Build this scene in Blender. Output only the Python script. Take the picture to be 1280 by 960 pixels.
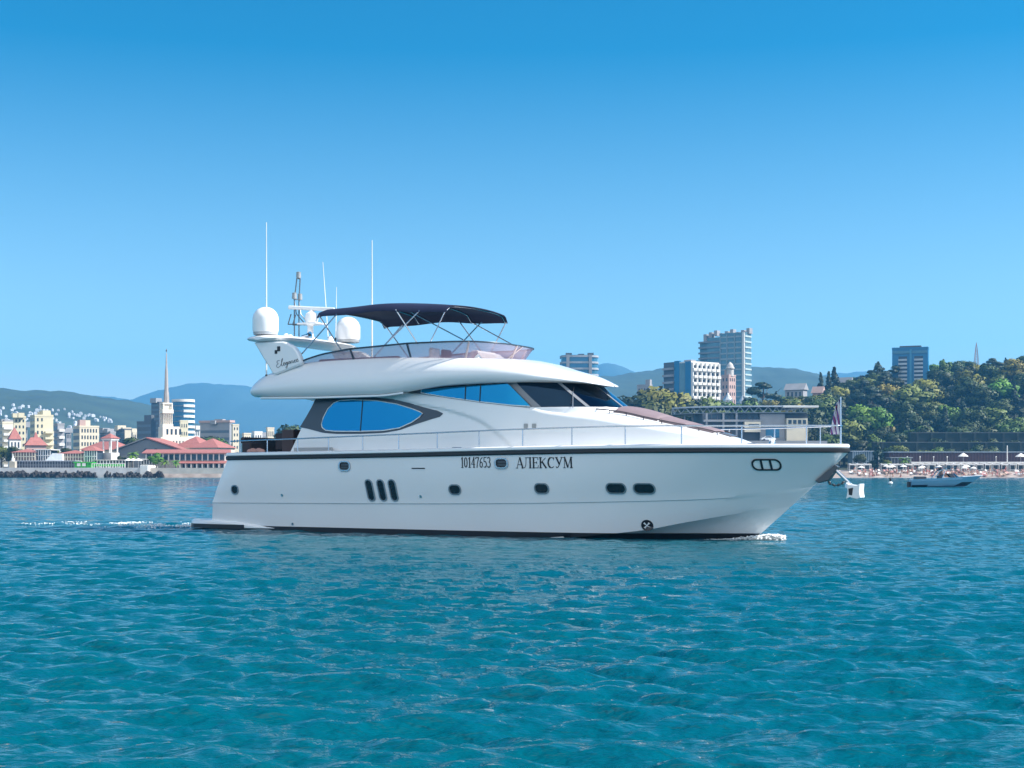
import bpy, bmesh, math, random
import numpy as np
from mathutils import Vector, Matrix, noise as mnoise

rnd = random.Random(11)
R = math.radians
for o in list(bpy.data.objects):
    bpy.data.objects.remove(o)
SC = bpy.context.scene
COL = SC.collection

# ------------------------------------------------------------------ camera, sky, sun, exposure
F, CAMH, HOR = 1800.0, 2.0, 588.0          # focal length in photo pixels, eye height (m), horizon row
cd = bpy.data.cameras.new('camera')
cd.sensor_width = 36.0
cd.lens = 36.0 * F / 1280.0
cd.shift_y = (HOR - 480.0) / 1280.0
cd.clip_start, cd.clip_end = 0.1, 20000.0
cam = bpy.data.objects.new('camera', cd)
COL.objects.link(cam)
cam.location = (0, 0, CAMH)
cam.rotation_euler = (R(90), 0, 0)
SC.camera = cam

SUN_AZ, SUN_EL = R(-7), R(42)               # azimuth measured from +X towards +Y
w = bpy.data.worlds.new('World'); SC.world = w; w.use_nodes = True
wn = w.node_tree.nodes; wl = w.node_tree.links
sky = wn.new('ShaderNodeTexSky'); sky.sky_type = 'NISHITA'; sky.sun_disc = False
sky.sun_elevation = SUN_EL; sky.sun_rotation = R(90) - SUN_AZ
sky.altitude = 0; sky.air_density = 1.0; sky.dust_density = 1.0; sky.ozone_density = 3.0
sdn = wn.new('ShaderNodeVectorMath'); sdn.operation = 'SCALE'; sdn.inputs['Scale'].default_value = 0.12
sga = wn.new('ShaderNodeGamma'); sga.inputs['Gamma'].default_value = 1.3      # deeper, clearer air than the model's default
sup = wn.new('ShaderNodeVectorMath'); sup.operation = 'SCALE'; sup.inputs['Scale'].default_value = 7.9
wl.new(sky.outputs[0], sdn.inputs[0]); wl.new(sdn.outputs[0], sga.inputs[0]); wl.new(sga.outputs[0], sup.inputs[0])
hlow = wn.new('ShaderNodeHueSaturation'); hlow.inputs['Saturation'].default_value = 0.42; hlow.inputs['Value'].default_value = 1.85; hlow.inputs['Hue'].default_value = 0.488
hs = wn.new('ShaderNodeHueSaturation'); hs_ = wn.new('ShaderNodeHueSaturation'); hs_.inputs['Saturation'].default_value = 2.6; hs_.inputs['Hue'].default_value = 0.482; hs_.inputs['Value'].default_value = 1.13
wl.new(sup.outputs[0], hlow.inputs['Color']); wl.new(sup.outputs[0], hs_.inputs['Color'])
stc = wn.new('ShaderNodeTexCoord'); ssp = wn.new('ShaderNodeSeparateXYZ'); wl.new(stc.outputs['Generated'], ssp.inputs[0])
smr = wn.new('ShaderNodeMapRange'); smr.inputs[1].default_value = 0.0; smr.inputs[2].default_value = 0.28; wl.new(ssp.outputs[2], smr.inputs[0])
spw = wn.new('ShaderNodeMath'); spw.operation = 'POWER'; spw.inputs[1].default_value = 0.56; wl.new(smr.outputs[0], spw.inputs[0])
smx = wn.new('ShaderNodeMix'); smx.data_type = 'RGBA'; wl.new(spw.outputs[0], smx.inputs[0]); wl.new(hlow.outputs[0], smx.inputs[6]); wl.new(hs_.outputs[0], smx.inputs[7])
wl.new(smx.outputs[2], hs.inputs['Color'])
# added, unseen white cloud fill behind the camera (towards -Y), brightening the shaded hull
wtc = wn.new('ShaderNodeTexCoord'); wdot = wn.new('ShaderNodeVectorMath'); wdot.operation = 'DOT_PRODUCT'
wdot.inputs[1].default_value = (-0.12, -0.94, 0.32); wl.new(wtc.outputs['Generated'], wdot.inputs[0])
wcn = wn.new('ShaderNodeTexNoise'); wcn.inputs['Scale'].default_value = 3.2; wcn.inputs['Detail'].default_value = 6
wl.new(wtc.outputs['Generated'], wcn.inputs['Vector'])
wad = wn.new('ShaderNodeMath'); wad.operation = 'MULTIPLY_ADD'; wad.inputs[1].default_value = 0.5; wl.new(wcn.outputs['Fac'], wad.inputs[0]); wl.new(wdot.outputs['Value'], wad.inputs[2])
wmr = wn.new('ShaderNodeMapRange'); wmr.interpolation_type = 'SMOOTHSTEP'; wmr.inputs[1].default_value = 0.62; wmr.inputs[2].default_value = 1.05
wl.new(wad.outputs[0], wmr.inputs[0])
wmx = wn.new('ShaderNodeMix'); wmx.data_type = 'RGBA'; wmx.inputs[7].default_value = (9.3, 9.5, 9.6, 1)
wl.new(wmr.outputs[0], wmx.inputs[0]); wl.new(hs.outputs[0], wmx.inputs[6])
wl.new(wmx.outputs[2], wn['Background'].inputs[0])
wn['Background'].inputs[1].default_value = 0.085

sd = bpy.data.lights.new('sun', 'SUN'); sd.energy = 4.9; sd.angle = R(0.5); sd.color = (1.0, 0.96, 0.90)
sun = bpy.data.objects.new('sun', sd); COL.objects.link(sun)
sv = Vector((math.cos(SUN_EL) * math.cos(SUN_AZ), math.cos(SUN_EL) * math.sin(SUN_AZ), math.sin(SUN_EL)))
sun.rotation_euler = sv.to_track_quat('Z', 'Y').to_euler()
SC.view_settings.view_transform = 'Standard'; SC.view_settings.look = 'None'
SC.view_settings.exposure = 0.86; SC.view_settings.gamma = 1.0
SC.view_settings.use_curve_mapping = False
SC.cycles.use_denoising = True
SC.cycles.max_bounces = 6; SC.cycles.volume_bounces = 2; SC.cycles.transparent_max_bounces = 8
SC.cycles.caustics_reflective = False; SC.cycles.caustics_refractive = False
SC.cycles.sample_clamp_indirect = 6.0; SC.cycles.sample_clamp_direct = 5.0

# ------------------------------------------------------------------ helpers
def at(px, Y, py=None, z=None):
    """point at depth Y whose bearing is photo column px"""
    X = (px - 640.0) / F * Y
    if py is not None: z = CAMH + (HOR - py) / F * Y
    return Vector((X, Y, 0.0 if z is None else z))
def m_per_px(Y): return Y / F

MATS = {}
def mat(name, col, rough=0.6, metal=0.0, var=0.12, vscale=1.0, spec=0.5, coat=0.0, alpha=None, emis=None, bump=0.0, rand=0.0):
    if name in MATS: return MATS[name]
    m = bpy.data.materials.new(name); m.use_nodes = True
    nt = m.node_tree; b = nt.nodes['Principled BSDF']
    b.inputs['Roughness'].default_value = rough; b.inputs['Metallic'].default_value = metal
    b.inputs['Specular IOR Level'].default_value = spec
    if coat: b.inputs['Coat Weight'].default_value = coat; b.inputs['Coat Roughness'].default_value = 0.03
    c4 = (*col, 1.0); b.inputs['Base Color'].default_value = c4
    if var > 0 or rand > 0:
        tc = nt.nodes.new('ShaderNodeTexCoord'); nz = nt.nodes.new('ShaderNodeTexNoise')
        nz.inputs['Scale'].default_value = vscale; nz.inputs['Detail'].default_value = 5
        nt.links.new(tc.outputs['Object'], nz.inputs['Vector'])
        mr = nt.nodes.new('ShaderNodeMapRange')
        mr.inputs[1].default_value = 0.25; mr.inputs[2].default_value = 0.75
        mr.inputs[3].default_value = 1 - var; mr.inputs[4].default_value = 1 + var
        nt.links.new(nz.outputs['Fac'], mr.inputs[0])
        hsv = nt.nodes.new('ShaderNodeHueSaturation'); hsv.inputs['Color'].default_value = c4
        nt.links.new(mr.outputs[0], hsv.inputs['Value'])
        if rand > 0:
            oi = nt.nodes.new('ShaderNodeObjectInfo')
            m1 = nt.nodes.new('ShaderNodeMapRange'); m1.inputs[3].default_value = 0.5 - rand * 0.055; m1.inputs[4].default_value = 0.5 + rand * 0.02
            nt.links.new(oi.outputs['Random'], m1.inputs[0]); nt.links.new(m1.outputs[0], hsv.inputs['Hue'])
            m2 = nt.nodes.new('ShaderNodeMath'); m2.operation = 'MULTIPLY'
            m3 = nt.nodes.new('ShaderNodeMapRange'); m3.inputs[3].default_value = 1 - 0.4 * rand; m3.inputs[4].default_value = 1 + 0.4 * rand
            m4 = nt.nodes.new('ShaderNodeMath'); m4.operation = 'FRACT'
            m5 = nt.nodes.new('ShaderNodeMath'); m5.operation = 'MULTIPLY'; m5.inputs[1].default_value = 7.13
            nt.links.new(oi.outputs['Random'], m5.inputs[0]); nt.links.new(m5.outputs[0], m4.inputs[0])
            nt.links.new(m4.outputs[0], m3.inputs[0]); nt.links.new(m3.outputs[0], m2.inputs[1]); nt.links.new(mr.outputs[0], m2.inputs[0])
            nt.links.new(m2.outputs[0], hsv.inputs['Value'])
        nt.links.new(hsv.outputs[0], b.inputs['Base Color'])
        if bump:
            bp = nt.nodes.new('ShaderNodeBump'); bp.inputs['Strength'].default_value = bump
            nt.links.new(nz.outputs['Fac'], bp.inputs['Height']); nt.links.new(bp.outputs[0], b.inputs['Normal'])
    if alpha is not None: b.inputs['Alpha'].default_value = alpha
    MATS[name] = m
    return m

class MB:
    def __init__(s): s.v = []; s.f = []
    def add(s, vs, fs):
        n = len(s.v); s.v += [tuple(p) for p in vs]; s.f += [tuple(i + n for i in f) for f in fs]; return s
    def box(s, x0, x1, y0, y1, z0, z1):
        return s.add([(x0,y0,z0),(x1,y0,z0),(x1,y1,z0),(x0,y1,z0),(x0,y0,z1),(x1,y0,z1),(x1,y1,z1),(x0,y1,z1)],
                     [(0,3,2,1),(4,5,6,7),(0,1,5,4),(1,2,6,5),(2,3,7,6),(3,0,4,7)])
    def grid(s, rows, close=False):
        nr, nc = len(rows), len(rows[0]); vs = [p for r in rows for p in r]; fs = []
        for i in range(nr - 1):
            for j in range(nc if close else nc - 1):
                k = (j + 1) % nc
                fs.append((i*nc+j, i*nc+k, (i+1)*nc+k, (i+1)*nc+j))
        return s.add(vs, fs)
    def tube(s, pts, r, n=8, closed=False, caps=True):
        pts = [Vector(p) for p in pts]; rs = r if isinstance(r, (list, tuple)) else [r] * len(pts); rows = []
        up = Vector((0.13, 0.21, 1)).normalized()
        for i, p in enumerate(pts):
            a = pts[i-1] if i or closed else p; b = pts[(i+1) % len(pts)] if i < len(pts)-1 or closed else p
            t = (b - a).normalized(); q = t.cross(up)
            if q.length < 1e-3: q = t.cross(Vector((1, 0, 0)))
            q.normalize(); h = q.cross(t)
            rows.append([p + rs[i] * (math.cos(2*math.pi*k/n) * q + math.sin(2*math.pi*k/n) * h) for k in range(n)])
        if closed: rows.append(rows[0])
        s.grid(rows, True)
        if caps and not closed:
            k = len(s.v); N = len(rows) * n
            s.f.append(tuple(k - N + j for j in range(n))); s.f.append(tuple(k - 1 - j for j in range(n)))
        return s
    def lathe(s, prof, n=16, cx=0, cy=0, a0=0, a1=2*math.pi):
        full = abs(a1 - a0 - 2*math.pi) < 1e-6
        m = n if full else n + 1
        rows = [[(cx + r*math.cos(a0+(a1-a0)*k/n), cy + r*math.sin(a0+(a1-a0)*k/n), z) for k in range(m)] for r, z in prof]
        return s.grid(rows, full)
    def prism(s, poly, y0, y1):            # outline in (x,z) extruded along y
        n = len(poly); vs = [(x, y0, z) for x, z in poly] + [(x, y1, z) for x, z in poly]
        return s.add(vs, [tuple(range(n)), tuple(range(2*n-1, n-1, -1))] + [(i, i+n, (i+1) % n + n, (i+1) % n) for i in range(n)])
    def blob(s, c, rx, ry, rz, seg=10, ring=6):
        rows = []
        for i in range(ring + 1):
            a = -math.pi/2 + math.pi*i/ring
            rows.append([(c[0]+rx*math.cos(a)*math.cos(2*math.pi*k/seg), c[1]+ry*math.cos(a)*math.sin(2*math.pi*k/seg), c[2]+rz*math.sin(a)) for k in range(seg)])
        return s.grid(rows, True)
    def mesh(s, name, m=None, smooth=None):
        me = bpy.data.meshes.new(name); me.from_pydata(s.v, [], s.f); me.validate()
        bm = bmesh.new(); bm.from_mesh(me)
        bmesh.ops.remove_doubles(bm, verts=bm.verts, dist=1e-5)
        bmesh.ops.recalc_face_normals(bm, faces=bm.faces)
        bm.to_mesh(me); bm.free()
        if m: me.materials.append(m)
        if smooth:
            for p in me.polygons: p.use_smooth = True
            me.set_sharp_from_angle(angle=R(smooth))
        return me
    def build(s, name, m=None, parent=None, smooth=None, bevel=0, loc=None):
        o = bpy.data.objects.new(name, s.mesh(name, m, smooth)); COL.objects.link(o)
        if parent is not None: o.parent = parent
        if loc is not None: o.location = loc
        if bevel:
            b = o.modifiers.new('bevel', 'BEVEL'); b.width = bevel; b.segments = 2; b.limit_method = 'ANGLE'
        return o

def thing(name, label, cat, loc=(0,0,0), rz=0, group=None):
    o = bpy.data.objects.new(name, None); COL.objects.link(o); o.empty_display_size = 0.3
    o.location = loc; o.rotation_euler = (0, 0, rz); o['label'] = label; o['category'] = cat
    if group: o['group'] = group
    return o
def tag(o, label, cat, group=None):
    o['label'] = label; o['category'] = cat
    if group: o['group'] = group
    return o
def structure(o, kind='structure'): o['kind'] = kind; return o
def mobj(name, me, parent=None, loc=(0,0,0), rz=0, sc=1.0):
    o = bpy.data.objects.new(name, me); COL.objects.link(o); o.parent = parent; o.location = loc; o.rotation_euler = (0,0,rz)
    o.scale = sc if isinstance(sc, tuple) else (sc, sc, sc); return o
def dup(root, loc, rz, label=None, group=None, sc=None):
    r = root.copy(); COL.objects.link(r); r.location = loc; r.rotation_euler = (0, 0, rz)
    if sc: r.scale = sc
    if label: r['label'] = label
    if group: r['group'] = group
    for ch in list(root.children):
        c = ch.copy(); COL.objects.link(c); c.parent = r
        for g in list(ch.children):
            d = g.copy(); COL.objects.link(d); d.parent = c
    return r
def sstep(a, b, x):
    t = np.clip((np.asarray(x, float) - a) / (b - a), 0, 1); return t*t*(3-2*t)
def pchip(xs, ys):
    xs = np.array(xs, float); ys = np.array(ys, float); h = np.diff(xs); d = np.diff(ys) / h; m = np.zeros(len(xs))
    for i in range(1, len(xs)-1):
        if d[i-1]*d[i] > 0:
            w1 = 2*h[i]+h[i-1]; w2 = h[i]+2*h[i-1]; m[i] = (w1+w2)/(w1/d[i-1]+w2/d[i])
    m[0] = d[0]; m[-1] = d[-1]
    def f(x):
        x = min(max(x, xs[0]), xs[-1]); i = int(min(max(np.searchsorted(xs, x) - 1, 0), len(xs)-2))
        t = (x - xs[i]) / h[i]
        return float((1+2*t)*(1-t)**2*ys[i] + t*(1-t)**2*h[i]*m[i] + t*t*(3-2*t)*ys[i+1] + t*t*(t-1)*h[i]*m[i+1])
    return f

# ------------------------------------------------------------------ water
def wave_h(X, Y, res):
    r = np.random.RandomState(5); H = np.zeros_like(X)
    for i in range(96):
        lam = 0.20 * (6.0 / 0.20) ** (i / 95.0) * r.uniform(0.9, 1.1)
        th = R(-97) + r.normal(0, 0.36 if lam > 0.55 else 0.7)
        a = (0.0052 * math.exp(-(math.log(lam/0.75)/0.95)**2) + 0.0014 * lam ** 0.6) * r.uniform(0.6, 1.3)
        k = 2*math.pi/lam; ph = r.uniform(0, 6.28)
        fade = np.clip((lam / np.maximum(res, 1e-3) - 2.2) / 2.0, 0, 1)
        arg = k * (X*math.cos(th) + Y*math.sin(th)) + ph
        s = np.sin(arg)
        H += a * fade * (s + 0.22 * np.cos(2*arg))
    # patches of stronger and weaker ripples, as gusts make
    g = 0.85 + 0.3*np.sin(X*0.11 + 1.3*np.sin(Y*0.07)) * np.sin(Y*0.09 + 0.7 + X*0.03)
    # the yacht shelters the water right along its side
    H *= g
    return H
def build_water():
    near = np.concatenate([np.exp(np.linspace(math.log(6.5), math.log(118), 720)), np.arange(118.45, 402, 0.45)])
    far = np.exp(np.linspace(math.log(404), math.log(4800), 40))
    rad = np.concatenate([[0.5, 2.0, 4.0], near, far])
    fine = np.linspace(R(66), R(114), 620)
    coarse1 = np.linspace(R(114), R(66+360), 60)[1:-1]
    ang = np.concatenate([fine, coarse1])
    RR, AA = np.meshgrid(rad, ang, indexing='ij')
    X = RR*np.cos(AA); Y = RR*np.sin(AA)
    dr = np.gradient(rad)[:, None] * np.ones_like(RR)
    da = np.gradient(np.append(ang[:-1], ang[-1]))[None, :] * RR
    res = np.maximum(dr, np.minimum(da, 50))
    Z = wave_h(X, Y, res)
    nr, na = X.shape
    co = np.stack([X, Y, Z], -1).reshape(-1, 3)
    idx = np.arange(nr*na).reshape(nr, na)
    a = idx[:-1, :]; b = np.roll(idx, -1, 1)[:-1, :]; c = np.roll(idx, -1, 1)[1:, :]; d = idx[1:, :]
    q = np.stack([a, d, c, b], -1).reshape(-1, 4)
    me = bpy.data.meshes.new('water')
    me.vertices.add(len(co)); me.vertices.foreach_set('co', co.ravel())
    me.loops.add(q.size); me.loops.foreach_set('vertex_index', q.ravel().astype(np.int32))
    me.polygons.add(len(q)); me.polygons.foreach_set('loop_start', np.arange(0, q.size, 4, dtype=np.int32))
    me.polygons.foreach_set('use_smooth', np.ones(len(q), bool))
    me.update(calc_edges=True); me.validate()
    m = bpy.data.materials.new('sea water'); m.use_nodes = True; nt = m.node_tree; B = nt.nodes['Principled BSDF']
    B.inputs['Base Color'].default_value = (0.0, 0.055, 0.085, 1)
    B.inputs['Roughness'].default_value = 0.05; B.inputs['IOR'].default_value = 1.333
    tc = nt.nodes.new('ShaderNodeTexCoord')
    # broad patches of greener and bluer water
    nz0 = nt.nodes.new('ShaderNodeTexNoise'); nz0.inputs['Scale'].default_value = 0.06; nz0.inputs['Detail'].default_value = 3
    nt.links.new(tc.outputs['Object'], nz0.inputs['Vector'])
    rp = nt.nodes.new('ShaderNodeMix'); rp.data_type = 'RGBA'
    rp.inputs[6].default_value = (0.0, 0.088, 0.106, 1); rp.inputs[7].default_value = (0.0, 0.070, 0.116, 1)
    nt.links.new(nz0.outputs['Fac'], rp.inputs[0]); nt.links.new(rp.outputs[2], B.inputs['Base Color'])
    ln = nt.nodes.new('ShaderNodeVectorMath'); ln.operation = 'LENGTH'; nt.links.new(tc.outputs['Object'], ln.inputs[0])
    fm = nt.nodes.new('ShaderNodeMapRange'); fm.inputs[1].default_value = 60; fm.inputs[2].default_value = 260; fm.inputs[3].default_value = 0.0; fm.inputs[4].default_value = 1.0
    nt.links.new(ln.outputs['Value'], fm.inputs[0])            # the open water further out is choppier than the sheltered water here
    last = None
    for sc_, st, dist in ((2.6, 0.7, 0.11), (7.5, 0.8, 0.065), (19.0, 0.8, 0.024), (0.8, -1, 0.7)):
        mp = nt.nodes.new('ShaderNodeMapping'); mp.inputs['Scale'].default_value = (0.55, 1.35, 1)
        mp.inputs['Rotation'].default_value = (0, 0, R(6))
        nz = nt.nodes.new('ShaderNodeTexNoise'); nz.inputs['Scale'].default_value = sc_; nz.inputs['Detail'].default_value = 4
        nt.links.new(tc.outputs['Object'], mp.inputs[0]); nt.links.new(mp.outputs[0], nz.inputs['Vector'])
        bp = nt.nodes.new('ShaderNodeBump'); bp.inputs['Strength'].default_value = max(st, 0)
        if st < 0: nt.links.new(fm.outputs[0], bp.inputs['Strength'])
        bp.inputs['Distance'].default_value = dist
        nt.links.new(nz.outputs['Fac'], bp.inputs['Height'])
        if last: nt.links.new(last.outputs[0], bp.inputs['Normal'])
        last = bp
    nt.links.new(last.outputs[0], B.inputs['Normal'])
    me.materials.append(m)
    o = bpy.data.objects.new('sea', me); COL.objects.link(o); structure(o)
build_water()

# ------------------------------------------------------------------ land and hills
ridge = pchip([-2000, 15, 30, 50, 72, 92, 120, 155, 220, 320, 2000], [0, 0, 4, 12, 22, 27, 29, 33, 42, 45, 45])
def land_z(X, Y):
    base = 2.1
    if X > 25:
        k = float(sstep(25, 34, X))
        beach = -1.2 + 3.3 * min(max((Y - 392) / 22.0, 0), 1)
        base = base*(1-k) + beach*k if Y < 415 else base
    y0 = 436 + 26*float(1 - sstep(85, 100, X))
    h = ridge(X) * float(sstep(y0, 628, Y))
    n = mnoise.noise(Vector((X*0.03, Y*0.03, 3)))*2.2*min(h/8, 1)
    back = 0
    if Y > 700: back = float(sstep(700, 2300, Y)) * 30
    return base + h + n + back
def build_land():
    xs = np.concatenate([np.linspace(-1300, -200, 20)[:-1], np.linspace(-200, 330, 120), np.linspace(330, 1400, 20)[1:]])
    ys = np.concatenate([[391, 395, 399, 402, 404], np.linspace(407, 640, 70), np.linspace(660, 2600, 30)])
    rows = [[(x, y, (land_z(x, y) if (x > 25 or y > 403.5) else -2.0)) for x in xs] for y in ys]
    m = bpy.data.materials.new('land soil and beach'); m.use_nodes = True; nt = m.node_tree; B = nt.nodes['Principled BSDF']
    B.inputs['Roughness'].default_value = 0.9
    tc = nt.nodes.new('ShaderNodeTexCoord'); sp = nt.nodes.new('ShaderNodeSeparateXYZ'); nt.links.new(tc.outputs['Object'], sp.inputs[0])
    mr = nt.nodes.new('ShaderNodeMapRange'); mr.inputs[1].default_value = 424; mr.inputs[2].default_value = 428
    nt.links.new(sp.outputs[1], mr.inputs[0])
    n1 = nt.nodes.new('ShaderNodeTexNoise'); n1.inputs['Scale'].default_value = 0.35; n1.inputs['Detail'].default_value = 8
    nt.links.new(tc.outputs['Object'], n1.inputs['Vector'])
    r1 = nt.nodes.new('ShaderNodeValToRGB'); r1.color_ramp.elements[0].color = (0.22, 0.17, 0.14, 1); r1.color_ramp.elements[1].color = (0.42, 0.35, 0.31, 1)
    r1.color_ramp.elements[0].position = 0.35; r1.color_ramp.elements[1].position = 0.65
    r2 = nt.nodes.new('ShaderNodeValToRGB'); r2.color_ramp.elements[0].color = (0.012, 0.022, 0.01, 1); r2.color_ramp.elements[1].color = (0.03, 0.04, 0.018, 1)
    nt.links.new(n1.outputs['Fac'], r1.inputs[0]); nt.links.new(n1.outputs['Fac'], r2.inputs[0])
    mx = nt.nodes.new('ShaderNodeMix'); mx.data_type = 'RGBA'
    nt.links.new(mr.outputs[0], mx.inputs[0]); nt.links.new(r1.outputs[0], mx.inputs[6]); nt.links.new(r2.outputs[0], mx.inputs[7])
    nt.links.new(mx.outputs[2], B.inputs['Base Color'])
    structure(MB().grid(rows).build('ground', m, smooth=60))
build_land()

M_FOREST = mat('distant forest', (0.028, 0.045, 0.022), 0.9, var=0.35, vscale=0.02)
M_MOUNT = mat('mountain forest', (0.035, 0.055, 0.035), 0.9, var=0.25, vscale=0.004)
def build_hill(name, Yc, sky_pts, y_front, m, rough, x_step, floor=0.0):
    px = [p[0] for p in sky_pts]; f = pchip(px, [p[1] for p in sky_pts])
    x0, x1 = at(px[0], Yc).x, at(px[-1], Yc).x
    xs = np.arange(x0, x1, x_step)
    prof = [0, .1, .2, .3, .4, .5, .58, .66, .74, .81, .87, .92, .96, 0.985, 1.0, 1.03, 1.08]
    rows = []
    for t in prof:
        y = y_front + (Yc - y_front)*t; row = []
        for x in xs:
            p = 640 + F*x/Yc; top = CAMH + (HOR - f(p))/F*Yc
            s = float(sstep(0, 1, min(t, 1))) if t <= 1 else 1 - (t-1)*6
            s = s*0.75 + 0.25*min(t, 1) if t <= 1 else s
            z = floor + (top - floor)*s
            z += (mnoise.noise(Vector((x/55.0/rough*6, y/55.0/rough*6, 1.7)))*2.2 + mnoise.noise(Vector((x/14.0/rough*6, y/14.0/rough*6, 9.)))*1.0)*rough*0.42*min(1, t*3)
            row.append((x, y, z))
        rows.append(row)
    return structure(MB().grid(rows).build(name, m, smooth=80)), (lambda X, Y: None)
LEFT_SKY = [(-300, 484), (-100, 484.5), (0, 487), (40, 488.5), (90, 491.5), (130, 497), (165, 503), (190, 509), (215, 518), (260, 533), (330, 548), (400, 562), (460, 575)]
build_hill('hill', 2000, LEFT_SKY, 900, M_FOREST, 5, 6)
build_hill('mountain', 4600, [(-500, 510), (0, 503), (100, 500), (128, 494.5), (150, 497.5), (175, 499.5), (205, 489), (240, 481.5), (270, 479.5), (300, 480.5), (330, 490), (400, 503), (480, 512),
    (560, 512), (640, 490), (700, 470), (735, 459), (757, 454), (775, 459), (790, 466), (820, 471), (900, 476), (1000, 475), (1047, 466), (1072, 463.5), (1090, 466), (1150, 476), (1300, 480), (1700, 485)], 3300, M_MOUNT, 11, 12)
build_hill('hill', 2400, [(300, 590), (380, 575), (480, 545), (600, 500), (700, 476), (752, 471.5), (800, 467.5), (833, 463), (870, 460.5), (940, 460.5), (975, 461.5), (992, 464), (1010, 469), (1040, 474), (1100, 482), (1300, 490), (1600, 500)], 1300, M_FOREST, 6, 7)

# haze: one closed box of thin even air around everything
hz = bpy.data.materials.new('haze air'); hz.use_nodes = True
hz.node_tree.nodes.remove(hz.node_tree.nodes['Principled BSDF'])
pv = hz.node_tree.nodes.new('ShaderNodeVolumePrincipled')
pv.inputs['Color'].default_value = (0.13, 0.52, 0.96, 1); pv.inputs['Density'].default_value = 1.9e-4; pv.inputs['Anisotropy'].default_value = 0.1
hz.node_tree.links.new(pv.outputs[0], hz.node_tree.nodes['Material Output'].inputs['Volume'])
structure(MB().box(-5100, 5100, -5100, 5100, -12, 385).build('haze', hz), 'stuff')

# ------------------------------------------------------------------ the yacht
TH = R(28.6)
YO = Vector((-8.95, 50.58, 0))
hx, hy, lx, ly = math.cos(TH), -math.sin(TH), math.sin(TH), math.cos(TH)
def loc(px, py, v):
    """photo point -> (distance from stern, height) on the yacht, for a point v metres to starboard of its centreline"""
    k = (px - 640)/F
    u = (k*(YO.y - v*ly) - YO.x + v*lx)/(hx - k*hy)
    return u, CAMH + (HOR - py)/F*(YO.y + u*hy - v*ly)
def locs(pts, v): return [loc(a, b, v) for a, b in pts]

GEL = mat('white gelcoat', (0.80, 0.80, 0.80), 0.22, var=0.02, vscale=0.6, coat=0.5)
GELH = mat('hull gelcoat', (0.76, 0.765, 0.77), 0.12, var=0.03, vscale=0.35, coat=0.5)
BLACK = mat('black rubber', (0.012, 0.013, 0.016), 0.4, var=0.05)
ANTI = mat('black antifouling', (0.012, 0.014, 0.02), 0.5, var=0.2)
GREYP = mat('charcoal paint', (0.042, 0.054, 0.072), 0.3, var=0.04, coat=0.3)
STEEL = mat('polished steel', (0.62, 0.64, 0.67), 0.16, metal=1.0, var=0.03)
TUBE = mat('bimini steel tube', (0.45, 0.48, 0.52), 0.2, metal=1.0, var=0.03)
GLASSB = mat('blue mirror glass', (0.015, 0.24, 0.44), 0.03, metal=0.96, var=0.0)
GLASSD = mat('dark glass', (0.004, 0.009, 0.016), 0.04, var=0.0, spec=0.6)
GLASSK = mat('windshield glass', (0.012, 0.032, 0.06), 0.03, metal=0.9, var=0.0)
NAVY = mat('navy canvas', (0.005, 0.011, 0.045), 0.75, var=0.1, vscale=3)
PAD = mat('brown sun pad', (0.20, 0.15, 0.165), 0.8, var=0.06, vscale=4)
SEATM = mat('white vinyl', (0.75, 0.74, 0.73), 0.45, var=0.03)
DARKF = mat('dark upholstery', (0.035, 0.026, 0.03), 0.7, var=0.1)
TEAK = mat('teak deck', (0.30, 0.19, 0.11), 0.6, var=0.2, vscale=6)
MULL = mat('mullion grey', (0.22, 0.23, 0.25), 0.35, var=0.03)
DOME = mat('white dome', (0.82, 0.82, 0.82), 0.3, var=0.01)
LETTER = mat('black lettering', (0.008, 0.009, 0.014), 0.4, var=0)

yacht = thing('motor_yacht', 'large white motor yacht with navy bimini and blue mirrored windows under way', 'yacht', YO, -TH)
def Y3(u, v, z): return (u, -v, z)          # v = metres to starboard

# --- hull
def T(xs, ys): return pchip(xs, ys)
sh_b = T([0.6, 0.9, 1.5, 3, 7, 11, 13.5, 15.5, 17.2, 18.6, 19.7, 20.4, 20.75, 20.9, 20.97], [2.38, 2.48, 2.56, 2.6, 2.62, 2.6, 2.5, 2.3, 1.95, 1.45, 0.92, 0.5, 0.27, 0.13, 0.0])
sh_z = T([0, 4.6, 8.2, 11.9, 15.7, 18, 21], [2.34, 2.38, 2.42, 2.47, 2.50, 2.50, 2.50])
kn_b = T([-0.2, 0.2, 1, 4, 8, 12, 14, 15.5, 17, 18.3, 19.2, 19.9], [2.30, 2.40, 2.45, 2.47, 2.47, 2.41, 2.2, 1.9, 1.38, 0.8, 0.36, 0.0])
kn_z = T([0, 4.5, 8.2, 11.8, 15.5, 16.8, 17.7, 19.9], [0.9, 0.93, 0.96, 1.01, 1.10, 1.14, 1.19, 1.50])
ch_b = T([-0.3, 1, 4, 8, 11.5, 13.5, 15, 16.4, 17.5, 18.5, 19.25], [2.16, 2.26, 2.30, 2.30, 2.24, 2.06, 1.74, 1.28, 0.82, 0.36, 0.0])
ch_z = T([0, 8, 12, 13.6, 14.3, 15.4, 16.5, 17.5, 18.5, 19.25], [-0.25, -0.22, -0.08, 0.04, 0.12, 0.25, 0.47, 0.66, 0.83, 0.90])
ke_z = T([0, 10, 15, 17.6], [-0.9, -0.95, -0.85, -0.55])
NT = 150
TS = [1 - (1 - i/(NT-1.0))**1.7 for i in range(NT)]
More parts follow.
